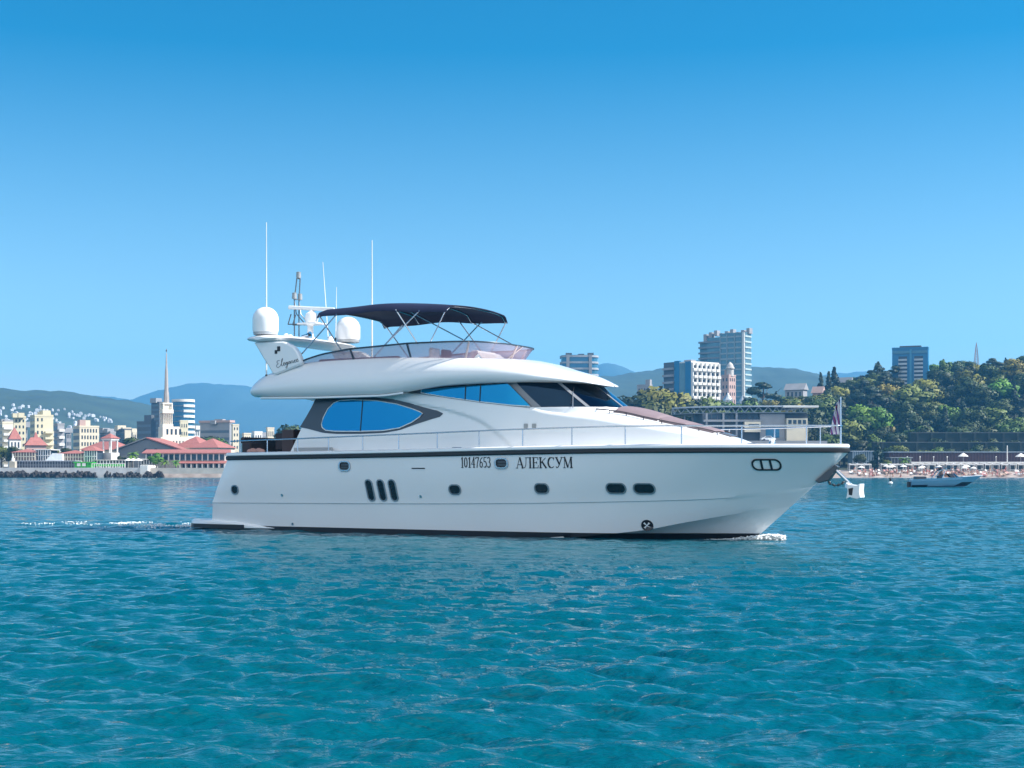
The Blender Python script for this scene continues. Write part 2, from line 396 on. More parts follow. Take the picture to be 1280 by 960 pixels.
def hull_sections():
    secs = []
    for t in TS:
        us = 0.66 + (20.97-0.66)*t; uk = -0.02 + 19.95*t; uc = -0.2 + 19.45*t; ue = -0.25 + 17.85*t
        bow = float(sstep(0.62, 1.0, t))
        S = Vector((us, sh_b(us), sh_z(us))); K = Vector((uk, kn_b(uk), kn_z(uk))); C = Vector((uc, ch_b(uc), ch_z(uc))); E = Vector((ue, 0.0, ke_z(ue)))
        pts = []
        for i in range(5): q = i/5.0; pts.append(Vector((E.x+(C.x-E.x)*q, E.y+(C.y-E.y)*(q**(1-0.25*bow)), E.z+(C.z-E.z)*q)))
        pts.append(C.copy()); pts.append(C + Vector((0.0, 0.035*min(1, (1-t)*12), 0.012)))
        KL = K - Vector((0, 0.022*min(1, (1-t)*8), 0.0))
        for i in range(1, 7): q = i/6.0; P = C.lerp(KL, q); P.y = C.y + (KL.y-C.y)*q**(1+0.25*bow) + 0.035*(1-q)*min(1, (1-t)*12); pts.append(P)
        pts.append(K + Vector((0, 0.012*min(1, (1-t)*8), 0.02)))
        for i in range(1, 11):
            q = i/10.0; P = K.lerp(S, q); P.y = K.y + (S.y-K.y)*q**(1+0.55*bow) + 0.03*math.sin(math.pi*q)*(1-bow); pts.append(P)
        secs.append(pts)
    return secs
SECS = hull_sections()
def hull_v(u, z):
    """half breadth of the hull at station u and height z"""
    prev = None
    for pts in SECS:
        for a, b in zip(pts[6:], pts[7:]):
            if a.z <= z <= b.z + 1e-9:
                q = (z-a.z)/max(b.z-a.z, 1e-6); p = a.lerp(b, q); break
        else:
            continue
        if prev is not None and prev.x <= u <= p.x:
            q = (u-prev.x)/max(p.x-prev.x, 1e-6); return prev.y + (p.y-prev.y)*q
        prev = p
    return prev.y if prev else 2.4
mb = MB()
full = [[Y3(p.x, -p.y, p.z) for p in reversed(s)] + [Y3(p.x, p.y, p.z) for p in s] for s in SECS]
mb.grid(full)
s0 = SECS[0]
for a, b in zip(s0, s0[1:]):                   # transom
    mb.add([Y3(a.x, -a.y, a.z), Y3(a.x-0.06, 0, a.z), Y3(a.x, a.y, a.z), Y3(b.x, b.y, b.z), Y3(b.x-0.06, 0, b.z), Y3(b.x, -b.y, b.z)], [(0,1,4,5), (1,2,3,4)])
hull = mb.build('hull', GELH, yacht, smooth=24)
# boot stripe / bottom paint
rows = []
for pts in SECS[:-3]:
    zt = 0.17
    row = []
    for a, b in zip(pts, pts[1:]):
        if a.z > zt: break
        row.append(a)
        if b.z > zt: row.append(a.lerp(b, (zt-a.z)/(b.z-a.z))); break
    if len(row) < 2 or row[0].z > zt - 0.02: continue
    n = 7; L_ = len(row)-1
    r2 = []
    for i in range(n):
        x = L_*i/(n-1); k = min(int(x), L_-1); p = row[k].lerp(row[k+1], x-k); r2.append(Y3(p.x, p.y+0.012, p.z))
    rows.append([(x, -y, z) for x, y, z in reversed(r2)] + r2)
MB().grid(rows).build('bottom_paint', ANTI, yacht, smooth=40)
# rub rail and toe rail swept around the sheer
def sheer_path():
    P = []
    for i in range(120):
        t = 1-(1-i/119.0)**1.8; u = 0.66 + 20.31*t; P.append((u, sh_b(u), sh_z(u)))
    return P
SP = sheer_path()
def sweep(prof, name, m):
    rows = []
    allp = [(u, b, z) for u, b, z in SP] + [(u, -b, z) for u, b, z in reversed(SP[:-1])]
    N = len(allp)
    for i, (u, b, z) in enumerate(allp):
        a = allp[max(i-1, 0)]; c = allp[min(i+1, N-1)]
        d = Vector((c[0]-a[0], c[1]-a[1], 0)).normalized(); n = Vector((-d.y, d.x, 0))
        if i == len(SP)-1: n = Vector((1, 0, 0))
        rows.append([Y3(u+n.x*o, b+n.y*o, z+h) for o, h in prof])
    mb = MB().grid(rows, True)
    k = len(prof); L0 = len(mb.v)-len(rows)*k
    mb.f.append(tuple(range(k))); mb.f.append(tuple(L0+(len(rows)-1)*k+j for j in range(k)))
    return mb.build(name, m, yacht, smooth=35)
sweep([(-0.04, -0.005), (0.03, -0.005), (0.06, 0.025), (0.06, 0.10), (0.035, 0.125), (-0.04, 0.125)], 'rub_rail', BLACK)
sweep([(-0.10, 0.127), (0.025, 0.127), (0.05, 0.15), (0.045, 0.215), (0.0, 0.245), (-0.07, 0.245), (-0.10, 0.225)], 'toe_rail', GEL)
# decks
rows = []
for u, b, z in SP: rows.append([Y3(u-0.02, s*(b-0.03), z+0.13+0.05*(1-s*s)) for s in (-1, -.5, 0, .5, 1)])
MB().grid(rows).build('deck', GEL, yacht, smooth=30)
# swim platform
rows = []
for u, b in [(-1.38, 1.7), (-1.2, 2.05), (-0.9, 2.28), (0.0, 2.46), (1.0, 2.50), (1.9, 2.48), (2.7, 2.36)]:
    k = float(1-sstep(0.2, 2.7, u))
    rows.append([Y3(u, s*b*1.0, z) for s, z in ((-0.98, .06), (-1, .10), (-1, .10+.16*k), (-.97, .13+.2*k), (.97, .13+.2*k), (1, .10+.16*k), (1, .10), (.98, .06))])
mb = MB().grid(rows, True); mb.f.append(tuple(range(8)))
mb.build('swim_platform', GEL, yacht, smooth=40)
mb = MB()
for s in (1,): mb.grid([[Y3(u, b+0.015, z) for z in (0.06, 0.20)] for u, b in [(-1.36, 1.74), (-1.2, 2.05), (-0.9, 2.28), (0.0, 2.46), (1.0, 2.50), (1.45, 2.49)]])
mb.build('platform_fender', BLACK, yacht)

# --- things set into the hull side
def rrect(w, h, r, n=5):
    P = []
    for cx, cy, a0 in ((w/2-r, h/2-r, 0), (-w/2+r, h/2-r, 90), (-w/2+r, -h/2+r, 180), (w/2-r, -h/2+r, 270)):
        for k in range(n+1): a = R(a0+90*k/n); P.append((cx+r*math.cos(a), cy+r*math.sin(a)))
    return P
def hull_disc(name, u, z, outline, off, m, parent, side=1, shear=0.0, depth=0.05):
    P = [(u+a+shear*b, z+b) for a, b in outline]
    outer = [Y3(p, side*(hull_v(p, q)+off), q) for p, q in P]; inner = [Y3(p, side*(hull_v(p, q)-depth), q) for p, q in P]
    c = Y3(u, side*(hull_v(u, z)+off), z); n = len(P); mb = MB()
    mb.add(outer+[c]+inner, [(i, (i+1) % n, n) for i in range(n)] + [(i, n+1+i, n+1+(i+1) % n, (i+1) % n) for i in range(n)])
    return mb.build(name, m, parent, smooth=30)
def hull_ring(name, u, z, out_o, out_i, off, m, parent, side=1, shear=0.0):
    mb = MB(); rows = []
    for ol, of in ((out_o, -0.02), (out_o, off), (out_i, off), (out_i, -0.02)):
        rows.append([Y3(u+a+shear*b, side*(hull_v(u+a+shear*b, z+b)+of), z+b) for a, b in ol])
    return mb.grid(rows, True).build(name, m, parent, smooth=30)
def porthole(px, py, v, w, h, r, shear=0.0):
    u, z = loc(px, py, v)
    for side in (1, -1):
        g = hull_disc('porthole', u, z, rrect(w, h, r), 0.006, GLASSD, yacht, side, shear)
        hull_ring('porthole_frame', u, z, rrect(w+0.075, h+0.075, r+0.035), rrect(w, h, r), 0.03, STEEL if w > h*1.2 and False else PFRAME, g, side, shear)
PFRAME = mat('porthole rim', (0.30, 0.33, 0.36), 0.3, metal=0.7, var=0.05)
porthole(294, 612, 2.5, 0.24, 0.24, 0.10)
for px in (463.7, 478.3, 492.5): porthole(px, 612.8, 2.5, 0.21, 0.62, 0.10, -0.16)
for px, py, v, w_ in ((569, 612, 2.52, 0.36), (676.5, 610.7, 2.5, 0.40), (768, 610.6, 2.3, 0.52), (802, 611, 2.2, 0.55)): porthole(px, py, v, w_, 0.25, 0.115, -0.05)
VENTG = mat('vent grey', (0.09, 0.10, 0.11), 0.35, metal=0.5, var=0.1)
for px, py in ((431.5, 582.5), (627, 579)):
    u, z = loc(px, py, 2.58)
    for side in (1, -1):
        g = hull_disc('fairlead', u, z, rrect(0.36, 0.24, 0.10), 0.004, mat('fairlead dark', (0.02, 0.02, 0.024), 0.5), yacht, side)
        hull_ring('fairlead_rim', u, z, rrect(0.46, 0.33, 0.14), rrect(0.36, 0.24, 0.10), 0.035, STEEL, g, side)
        for dz in (-0.05, 0.035):
            hull_disc('fairlead_bar', u+0.03, z+dz, rrect(0.30, 0.06, 0.025), 0.03, VENTG, g, side)
u, z = loc(955, 581, 1.28)
for side in (1, -1):
    g = hull_disc('bow_fairlead', u, z, rrect(0.66, 0.24, 0.115), 0.006, mat('fairlead white', (0.85, 0.84, 0.82), 0.3, var=0.04), yacht, side)
    hull_ring('fairlead_rim', u, z, rrect(0.74, 0.33, 0.15), rrect(0.66, 0.24, 0.115), 0.03, BLACK, g, side)
    for da in (-0.12, 0.11): hull_disc('fairlead_bar', u+da, z, rrect(0.05, 0.26, 0.02), 0.03, BLACK, g, side)
u, z = loc(807, 657, 1.78)
circ = lambda r, n=20: [(r*math.cos(2*math.pi*k/n), r*math.sin(2*math.pi*k/n)) for k in range(n)]
for side in (1, -1):
    g = hull_disc('thruster_mark', u, z, circ(0.165), 0.012, LETTER, yacht, side)
    mb = MB()
    for a in (45, 135):
        ca, sa = math.cos(R(a)), math.sin(R(a)); q = [(-.105, -.03), (-.035, -.012), (.035, -.012), (.105, -.03), (.105, .03), (.035, .012), (-.035, .012), (-.105, .03)]
        P = [(u+x*ca-y*sa, z+x*sa+y*ca) for x, y in q]; ks = [Y3(p, side*(hull_v(p, r_)+0.03+a*2e-5), r_) for p, r_ in P]
        mb.add(ks, [(0,1,6,7), (1,2,5,6), (2,3,4,5)])
    mb.build('cross_mark', GEL, g)
for px, py in ((354, 619), (527, 620.5), (364, 655)):
    u, z = loc(px, py, 2.46); hull_disc('drain_outlet', u, z, circ(0.045, 10), 0.02, STEEL, yacht)
u, z = loc(523, 585.5, 2.6); hull_disc('hull_hatch', u, z+0.08, rrect(0.52, 0.30, 0.03), 0.004, GELH, yacht); hull_disc('hatch_slot', u, z, rrect(0.48, 0.035, 0.015), 0.012, BLACK, yacht)

# --- lettering made of strokes: thin and thick bars with serifs
def arc(cx, cy, rx, ry, a0, a1, n=10): return [(cx+rx*math.cos(R(a0+(a1-a0)*k/n)), cy+ry*math.sin(R(a0+(a1-a0)*k/n))) for k in range(n+1)]
TK, TN = 0.15, 0.055
def ser(x, y, w_=0.2): return ([(x-w_/2, y), (x+w_/2, y)], TN)
GLY = {
 'А': (0.80, [([(0.08, 0.0), (0.40, 1)], TN), ([(0.40, 1), (0.70, 0)], TK), ([(0.2, .33), (.58, .33)], TN), ser(.08, .02, .24), ser(.70, .02, .28)]),
 'Л': (0.86, [([(0.03, .04), (0.12, .06), (0.22, .3), (0.27, .97)], TN), ([(.68, 0), (.68, 1)], TK), ([(.16, .97), (.80, .97)], TN), ser(.69, .02, .30)]),
 'Е': (0.72, [([(.17, 0), (.17, 1)], TK), ([(.04, .97), (.62, .97), (.63, .76)], TN), ([(.17, .51), (.5, .51)], TN), ([(.5, .4), (.5, .62)], TN), ([(.04, .03), (.63, .03), (.66, .26)], TN)]),
 'К': (0.86, [([(.17, 0), (.17, 1)], TK), ser(.17, .97, .3), ser(.17, .03, .3), ([(.2, .48), (.56, .82), (.70, .95)], TN), ([(.32, .6), (.74, .02)], TK), ser(.74, .03, .2)]),
 'С': (0.80, [(arc(.43, .5, .33, .47, 50, 110, 6), TN*1.3), (arc(.43, .5, .33, .47, 110, 250, 10), TK), (arc(.43, .5, .33, .47, 250, 312, 6), TN*1.3), ([(.66, .72), (.67, .98)], TN)]),
 'У': (0.80, [([(.13, .97), (.43, .33)], TK), ([(.68, .97), (.38, .22), (.27, .05), (.15, .03), (.11, .14)], TN*1.3), ser(.13, .98, .26), ser(.68, .98, .22)]),
 'М': (1.02, [([(.13, 0), (.16, 1)], TN), ([(.16, 1), (.48, .05)], TK), ([(.48, .05), (.80, 1)], TN), ([(.83, 0), (.81, 1)], TK), ser(.13, .02, .24), ser(.84, .02, .28), ser(.12, .98, .16), ser(.86, .98, .16)]),
 '1': (0.44, [([(.24, 0), (.24, 1)], TK*.8), ([(.24, .97), (.09, .82)], TN), ser(.24, .02, .3)]),
 '0': (0.52, [(arc(.26, .5, .17, .47, 60, 120, 5), TN), (arc(.26, .5, .17, .47, 120, 240, 8), TK*.7), (arc(.26, .5, .17, .47, 240, 300, 5), TN), (arc(.26, .5, .17, .47, 300, 420, 8), TK*.7)]),
 '4': (0.54, [([(.36, 0), (.36, 1)], TK*.75), ([(.36, .98), (.05, .32), (.50, .32)], TN*1.2), ser(.36, .02, .24)]),
 '7': (0.50, [([(.06, .82), (.08, .95), (.45, .95)], TK*.6), ([(.45, .95), (.27, .4), (.22, 0)], TK*.6)]),
 '6': (0.52, [([(.44, .97), (.22, .8), (.11, .5)], TN*1.4), (arc(.27, .28, .16, .25, 150, 510, 16), TK*.6)]),
 '5': (0.50, [([(.44, .96), (.14, .96), (.11, .56)], TN*1.4), (arc(.23, .31, .19, .28, 115, -110, 12), TK*.65), ([(.16, .03), (.07, .1)], TN)]),
 '3': (0.50, [(arc(.23, .75, .16, .22, 150, -70, 10), TK*.6), (arc(.23, .28, .19, .26, 80, -150, 12), TK*.65)]),
}
def lettering(name, txt, u0, z0, hgt, width, parent, slope=0.0, side=1):
    tot = sum(GLY[c][0] for c in txt); sx = width/tot; x = 0; mb = MB(); lay = 0
    for c in txt:
        for pts, tk in GLY[c][1]:
            lay += 1; off = 0.010 + 0.00012*(lay % 12)
            for (xa, ya), (xb, yb) in zip(pts, pts[1:]):
                A = Vector(((x+xa)*sx, ya*hgt)); Bp = Vector(((x+xb)*sx, yb*hgt)); d = Bp-A
                if d.length < 1e-6: continue
                n = Vector((-d.y, d.x)).normalized()*tk*hgt*0.5; e = d.normalized()*tk*hgt*0.12
                q = []
                for p in (A-e+n, Bp+e+n, Bp+e-n, A-e-n):
                    uu, zz = u0+p.x, z0+p.y+slope*p.x
                    q.append(Y3(uu, side*(hull_v(uu, zz)+off), zz))
                off += 0.00002
                mb.add(q, [(0, 1, 2, 3)])
        x += GLY[c][0]
    return mb.build(name, LETTER, parent)
u0, z0 = loc(575.8, 584.6, 2.6); u1, _ = loc(613.5, 584, 2.6)
lettering('registration_lettering', '10147653', u0, z0, 0.315, u1-u0, yacht, 0.004)
u0, z0 = loc(645, 585.3, 2.58); u1, _ = loc(715, 585, 2.56)
lettering('name_lettering', 'АЛЕКСУМ', u0, z0, 0.32, u1-u0, yacht, 0.004)

# --- deckhouse
D0 = T([2.5, 3, 9, 11, 12.2, 14, 15.6, 17, 17.8, 18.35], [2.02, 2.05, 2.05, 2.03, 1.97, 1.76, 1.42, 0.98, 0.62, 0.12])
czs = locs([(490, 498), (500, 501), (562, 514), (600, 527), (625, 545), (637, 556)], 2.0)
crease = T([c[0] for c in czs]+[11.7], [c[1] for c in czs]+[2.2])
def D(u, z):
    v = D0(u) - 0.11*(z-2.5)
    if u > 7.0:
        zc = crease(u) if u < 11.7 else 2.2
        v += 0.07*float(sstep(-0.04, 0.05, z-zc))*min(1, max(0, (18.0-u)/3))
    return v
ztop = T([2.9, 7, 7.55, 8.1, 11.8, 12.3, 14, 15.6, 17.8, 18.35], [4.5, 4.5, 4.45, 4.42, 3.93, 3.79, 3.55, 3.29, 2.86, 2.62])
zcen = T([2.9, 7, 11.8, 13, 14.3, 15.9, 17.2, 18.1, 18.4], [4.6, 4.55, 4.05, 3.93, 3.86, 3.45, 3.10, 2.82, 2.68])
def topz(u, v):
    ve = max(D(u, ztop(u))-0.12, 0.02); q = min(abs(v)/ve, 1.0)
    return ztop(u) + (zcen(u)-ztop(u))*(1-q**2.4)
rows = []
us = list(np.linspace(2.95, 18.35, 170))
for u in us:
    fade = float(1-sstep(3.0, 6.0, u)); zt = ztop(u); half = []
    for k in range(34):
        z = 2.3 + (zt-0.10-2.3)*k/33.0; half.append((u+(z-2.5)*0.5*fade, D(u, z), z))
    for k in range(1, 6):
        a = math.pi/2*k/5; ve = max(D(u, zt)-0.10, 0.01)
        half.append((u+(zt-2.5)*0.5*fade, ve+0.10*math.cos(a) if ve > 0.02 else ve, zt-0.10+0.10*math.sin(a)))
    ve = max(D(u, zt)-0.10, 0.01)
    for k in range(1, 9): v = ve*(1-k/8.0); half.append((u+(zt-2.5)*0.5*fade, v, topz(u, v)))
    rows.append([Y3(a, b, c) for a, b, c in half] + [Y3(a, -b, c) for a, b, c in reversed(half[:-1])])
deckhouse = MB().grid(rows).build('deckhouse', GEL, yacht, smooth=32)
r0 = rows[0]; n_ = len(r0)
mb = MB()
for i in range(n_//2): mb.add([r0[i], r0[i+1], r0[n_-2-i], r0[n_-1-i]], [(0, 1, 2, 3)])
mb.build('aft_bulkhead', GLASSD, yacht)

def side_strip(name, bot, top, off, m, parent, surf=D, ncol=60, nrow=8, side=1, thick=0.02):
    bx = [p[0] for p in bot]; tx = [p[0] for p in top]
    fb = lambda u: float(np.interp(u, bx, [p[1] for p in bot])); ft = lambda u: float(np.interp(u, tx, [p[1] for p in top]))
    a, b = max(bx[0], tx[0]), min(bx[-1], tx[-1]); rows = []
    for i in range(ncol+1):
        s = i/ncol; u = a+(b-a)*(0.5-0.5*math.cos(math.pi*s)); z0, z1 = fb(u), ft(u)
        if z1 < z0: z1 = z0 = (z0+z1)/2
        zz = [z0+(z1-z0)*k/nrow for k in range(nrow+1)]
        rows.append([Y3(u, side*(surf(u, zz[0])+off-thick), zz[0])] + [Y3(u, side*(surf(u, q)+off), q) for q in zz] + [Y3(u, side*(surf(u, zz[-1])+off-thick), zz[-1])])
    return MB().grid(rows).build(name, m, parent, smooth=30)
def curve_pts(pts, n=40):
    P = [Vector((a, b, 0)) for a, b in pts]; out = []
    for i in range(len(P)-1):
        p0 = P[max(i-1, 0)]; p1 = P[i]; p2 = P[i+1]; p3 = P[min(i+2, len(P)-1)]
        for k in range(n):
            t = k/n; q = 0.5*((2*p1)+(-p0+p2)*t+(2*p0-5*p1+4*p2-p3)*t*t+(-p0+3*p1-3*p2+p3)*t**3); out.append((q.x, q.y))
    out.append((P[-1].x, P[-1].y)); return out
win_top = locs([(402.3, 530), (404, 522), (409, 511), (416, 503.5), (424, 500.3), (440, 499.5), (470, 500.8), (495, 505), (515, 511), (524, 514.5), (528.3, 517)], 1.95)
win_bot = locs([(402.3, 530), (403.5, 534.5), (408, 538), (420, 539.2), (450, 539.3), (480, 538.3), (500, 535), (515, 528), (524, 521.5), (528.3, 517)], 1.95)
gry_top = locs([(374.5, 533.8), (381, 522), (388, 508), (393.5, 495), (404, 494), (425, 495), (460, 496), (490, 499), (510, 503.5), (530, 509.5), (545, 513), (552.5, 516.5)], 1.97)
gry_bot = locs([(374.5, 533.8), (385, 536), (404, 541), (420, 542.3), (450, 542.3), (480, 541), (500, 537.5), (520, 530), (540, 523.5), (549, 521), (552.5, 517.2)], 1.97)
for side in (1, -1):
    side_strip('window_surround', gry_bot, gry_top, 0.012, GREYP, yacht, side=side)
    wnd = side_strip('saloon_window', win_bot, win_top, 0.03, GLASSB, yacht, side=side)
    mb = MB(); ring = win_top + win_bot[::-1][1:-1]
    mb.tube([Y3(u, side*(D(u, z)+0.032), z) for u, z in ring], 0.016, 6, closed=True); mb.build('window_trim', GEL, wnd, smooth=50)
    ud, _ = loc(451.5, 520, 1.95); zt_ = np.interp(ud, [p[0] for p in win_top], [p[1] for p in win_top]); zb_ = np.interp(ud, [p[0] for p in win_bot], [p[1] for p in win_bot])
    MB().tube([Y3(ud, side*(D(ud, zb_)+.034), zb_), Y3(ud+.02, side*(D(ud, zt_)+.034), zt_)], 0.018, 6).build('window_divider', BLACK, wnd)
    up_top = locs([(511, 490.5), (518, 488), (527, 486.3), (560, 483.5), (600, 480.5), (630, 478.6), (635, 478.8), (665, 508.4)], 1.9)
    up_bot = locs([(511, 490.5), (527, 492), (560, 497.5), (600, 503), (640, 507.5), (663, 508.8)], 1.9)
# upper pilothouse glazing: a shell, straight along the side and rounded across the front
ZB, ZT = 3.90, 4.66
UC = 9.9
def shell(phi, z, off=0.0):                  # phi 90 = side, 0 = front centre
    q = (z-ZB)/(ZT-ZB); A = (14.08-1.02*q) - UC; W = 1.905-0.09*q; n = 3.0
    c, s = math.cos(phi), math.sin(phi)
    return (UC+(A+off)*abs(c)**(2/n), (W+off)*abs(s)**(2/n)*(1 if s >= 0 else -1), z)
def wproj(u, v): return 640+F*(YO.x+u*hx-v*lx)/(YO.y+u*hy-v*ly)
def phi_for(px, z):
    a, b = R(89.9), R(0)
    for _ in range(50):
        m_ = (a+b)/2; p = shell(m_, z)
        if wproj(p[0], p[1]) < px: a = m_
        else: b = m_
    return a
PH1b, PH1t = phi_for(674, ZB), phi_for(643, ZT)
PH2b, PH2t = phi_for(735, ZB), phi_for(698, ZT)
PH3b, PH3t = R(0), R(0)
def pane(name, a0b, a1b, a0t, a1t, m, off=0.0, zb=ZB, zt=ZT, n=16, par=None):
    rows = []
    for i in range(13):
        q = i/12; z = zb+(zt-zb)*q
        rows.append([Y3(*shell((a0b+(a1b-a0b)*k/n)*(1-q)+(a0t+(a1t-a0t)*k/n)*q, z, off)) for k in range(n+1)])
    return MB().grid(rows).build(name, m, par or yacht, smooth=40)
for s in (1, -1):
    p = pane('windshield_pane', s*PH1b, s*PH2b, s*PH1t, s*PH2t, GLASSK)
    p2 = pane('windshield_pane', s*PH2b, s*PH3b, s*PH2t, s*PH3t, GLASSK if s > 0 else GLASSB)
    def bar(pb, pt, wd, m, name, off=0.02):
        mb = MB(); rows = []
        for i in range(9):
            q = i/8; z = ZB+(ZT-ZB)*q; ph = pb+(pt-pb)*q; p = Vector(shell(ph, z, off)); e = Vector(shell(ph-0.01, z, off)); d = (e-p).normalized()*wd/2
            pi = Vector(shell(ph, z, -0.03)); di = d
            rows.append([Y3(*(pi-di)), Y3(*(p-d)), Y3(*(p+d)), Y3(*(pi+di))])
        return mb.grid(rows).build(name, m, yacht, smooth=20)
    bar(s*PH2b, s*PH2t, 0.12, MULL, 'windshield_mullion')
    a = phi_for(668.5, ZB), phi_for(637.5, ZT)
    bar(s*a[0], s*a[1], 0.42, MULL, 'windshield_pillar', 0.012)
bar(0.0, 0.0, 0.12, MULL, 'windshield_mullion')
for side in (1, -1):
    SH = lambda u, z: D(u, z) if u < 10.2 else min(D(u, z), 1.93-0.11*(z-3.9))
    sur = side_strip('window_surround', up_bot, up_top, 0.010, GREYP, yacht, side=side, surf=lambda u, z: D(u, max(z, 2)), ncol=50)
    bt = [(u, z+0.022) for u, z in up_bot[1:]]; tp = [(u, z-0.02) for u, z in up_top[2:]]
    us0 = loc(527, 487, 1.9)[0]
    wn_ = side_strip('pilothouse_window', [(us0, bt[0][1]+0.10)]+bt, [(us0, bt[0][1]+0.10)]+tp, 0.024, GLASSB, yacht, side=side, surf=lambda u, z: D(u, z), ncol=50)
    for pa, pb in ((582, 582.5), (600.5, 601)):
        ub = loc(pb, 500, 1.9)[0]; z0 = np.interp(ub, [p[0] for p in bt], [p[1] for p in bt]); z1 = np.interp(ub, [p[0] for p in tp], [p[1] for p in tp])
        MB().tube([Y3(ub, side*(D(ub, z0)+.028), z0), Y3(ub, side*(D(ub, z1)+.028), z1)], 0.02, 6).build('window_divider', BLACK, wn_)
    mb = MB(); mb.tube([Y3(u, side*(D(u, z)+.026), z) for u, z in [(us0, bt[0][1]+0.10)]+bt], 0.013, 6); mb.build('window_trim', GEL, wn_, smooth=50)
rows = []
for z, o_ in ((3.45, 0.03), (3.86, 0.03), (3.895, 0.015), (3.90, -0.05)): rows.append([Y3(*shell(R(a), ZB, o_)[:2], z) for a in range(-90, 91, 3)])
MB().grid(rows).build('windshield_sill', GEL, yacht, smooth=40)
# solid cabin body behind the glazing
rows = []
for z in (3.85, 3.9, 4.66, 4.75):
    zz = min(max(z, ZB), ZT); rows.append([Y3(*[c for c in shell(R(a), zz, -0.06)[:2]], z) for a in range(-90, 91, 5)])
mb = MB().grid(rows); mb.build('pilothouse_core', GLASSD, yacht, smooth=40)

# --- flybridge moulding with the long aft overhang
fly_w = T([1.25, 1.5, 2.2, 4, 8, 10.5, 11.6, 12.5, 13.2, 13.6, 13.75], [1.9, 2.2, 2.40, 2.46, 2.46, 2.34, 2.12, 1.76, 1.22, 0.66, 0.02])
fly_b = T([1.25, 1.65, 2.25, 4.5, 6.6, 7.5, 8.1, 9, 10, 11.4, 13, 13.75], [4.47, 4.44, 4.42, 4.38, 4.38, 4.44, 4.52, 4.61, 4.645, 4.66, 4.63, 4.55])
fly_t = T([1.25, 1.7, 2.5, 3.5, 4.5, 6.2, 9.2, 11.0, 11.6, 12.2, 13.0, 13.5, 13.75], [4.92, 5.12, 5.30, 5.50, 5.55, 5.57, 5.47, 5.36, 5.24, 5.06, 4.84, 4.68, 4.60])
us = [1.25, 1.3, 1.4] + list(np.linspace(1.5, 13.2, 120)) + [13.3, 13.4, 13.5, 13.58, 13.65, 13.7, 13.75]
rows = []
for u in us:
    W, zb, zt = fly_w(u), fly_b(u), fly_t(u); h = zt-zb
    well = float(sstep(2.6, 3.2, u)*(1-sstep(9.75, 10.25, u)))
    k = min(1, W/1.2)
    prof = [(0.0, zb+0.06*k), (W-0.75*k, zb+0.05*k), (W-0.42*k, zb+0.02*k), (W-0.38*k, zb-0.004), (W-0.24*k, zb), (W-0.13*k, zb+0.035*k), (W-0.045*k, zb+0.13*h), (W-0.005*k, zb+.25*h), (W, zb+.36*h), (W-0.02*k, zb+.48*h),
            (W-0.09*k, zb+.62*h), (W-0.19*k, zb+.76*h), (W-0.30*k, zb+.88*h), (W-0.40*k, zb+.97*h), (W-0.46*k, zt), (W-0.54*k, zt)]
    zi = zt*(1-well)+(4.98)*well; crown = 0.10*k*(1-well)
    for q in (0.0, 0.04, 0.35, 0.65, 1.0):
        prof.append(((W-0.56*k)*(1-q), (zi if q >= 0.04 else zt*(1-well*0.03)+0) + crown*(1-(1-q)**2)*(1 if q >= .04 else 0)))
    rows.append([Y3(u, v, z) for v, z in prof] + [Y3(u, -v, z) for v, z in reversed(prof[1:-1])])
mb = MB().grid(rows, True); mb.f.append(tuple(range(len(rows[0]))))
mb.build('flybridge_moulding', GEL, yacht, smooth=38)
for s in (1, -1):
    rows = [[Y3(u, s*(fly_w(u)-i_), fly_b(u)+dz) for i_, dz in ((.17, .012), (.135, -.004), (.135, -.05), (.20, -.07), (.36, -.045), (.37, .02))] for u in np.linspace(1.9, 7.6, 60)]
    MB().grid(rows).build('moulding_lip', GEL, yacht, smooth=30)
# small dark fittings under the overhang
u, z = loc(367, 491, 2.3); MB().blob((u, -2.2, z), 0.09, 0.06, 0.05).build('floodlight', BLACK, yacht, smooth=60)
u, z = loc(343, 495, 1.6); MB().blob((u, -1.5, 4.45), 0.10, 0.10, 0.03).build('floodlight', BLACK, yacht, smooth=60)

# flybridge windscreen
TINT = bpy.data.materials.new('tinted screen'); TINT.use_nodes = True
_b = TINT.node_tree.nodes['Principled BSDF']; _b.inputs['Base Color'].default_value = (0.40, 0.27, 0.35, 1); _b.inputs['Roughness'].default_value = 0.05
_b.inputs['Alpha'].default_value = 0.62
scr_w = T([3.3, 6, 9, 10.2], [1.98, 1.98, 1.88, 1.72])
def screen_pt(s, q):                        # s -1..1 around from starboard aft, over the front, to port aft; q 0 bottom 1 top
    a = abs(s); sg = 1 if s < 0 else -1
    L1 = 0.70
    if a > 1-L1:                             # straight side
        t = (1-a)/L1; u = 3.45+(8.6-3.45)*t; v = 2.0-0.05*t
        du = 0.0; dv = 0.13
    else:
        ph = (1-a-L1)/(1-L1)*math.pi/2; u = 8.6+1.38*math.sin(ph)**0.78; v = 1.95*max(math.cos(ph), 0)**0.62; du = 0.50*math.sin(ph); dv = 0.13*math.cos(ph)
    zb = fly_t(min(u, 10.9))-0.02
    zt = float(np.interp(u, [3.4, 4.4, 5.4, 7.6, 9.5, 11.2], [zb+0.05, 5.77, 5.89, 5.98, 5.97, 5.86]))
    return Y3(u+du*q, sg*(v+dv*q), zb+(zt-zb)*q)
NS = 90
rows = [[screen_pt(-1+2*i/NS, k/6) for k in range(7)] for i in range(NS+1)]
MB().grid(rows).build('flybridge_screen', TINT, yacht, smooth=60)
FR = mat('screen frame blue', (0.03, 0.05, 0.075), 0.35, var=0.02)
MB().tube([screen_pt(-1+2*i/NS, 1) for i in range(NS+1)], 0.028, 6).build('screen_frame', FR, yacht, smooth=60)
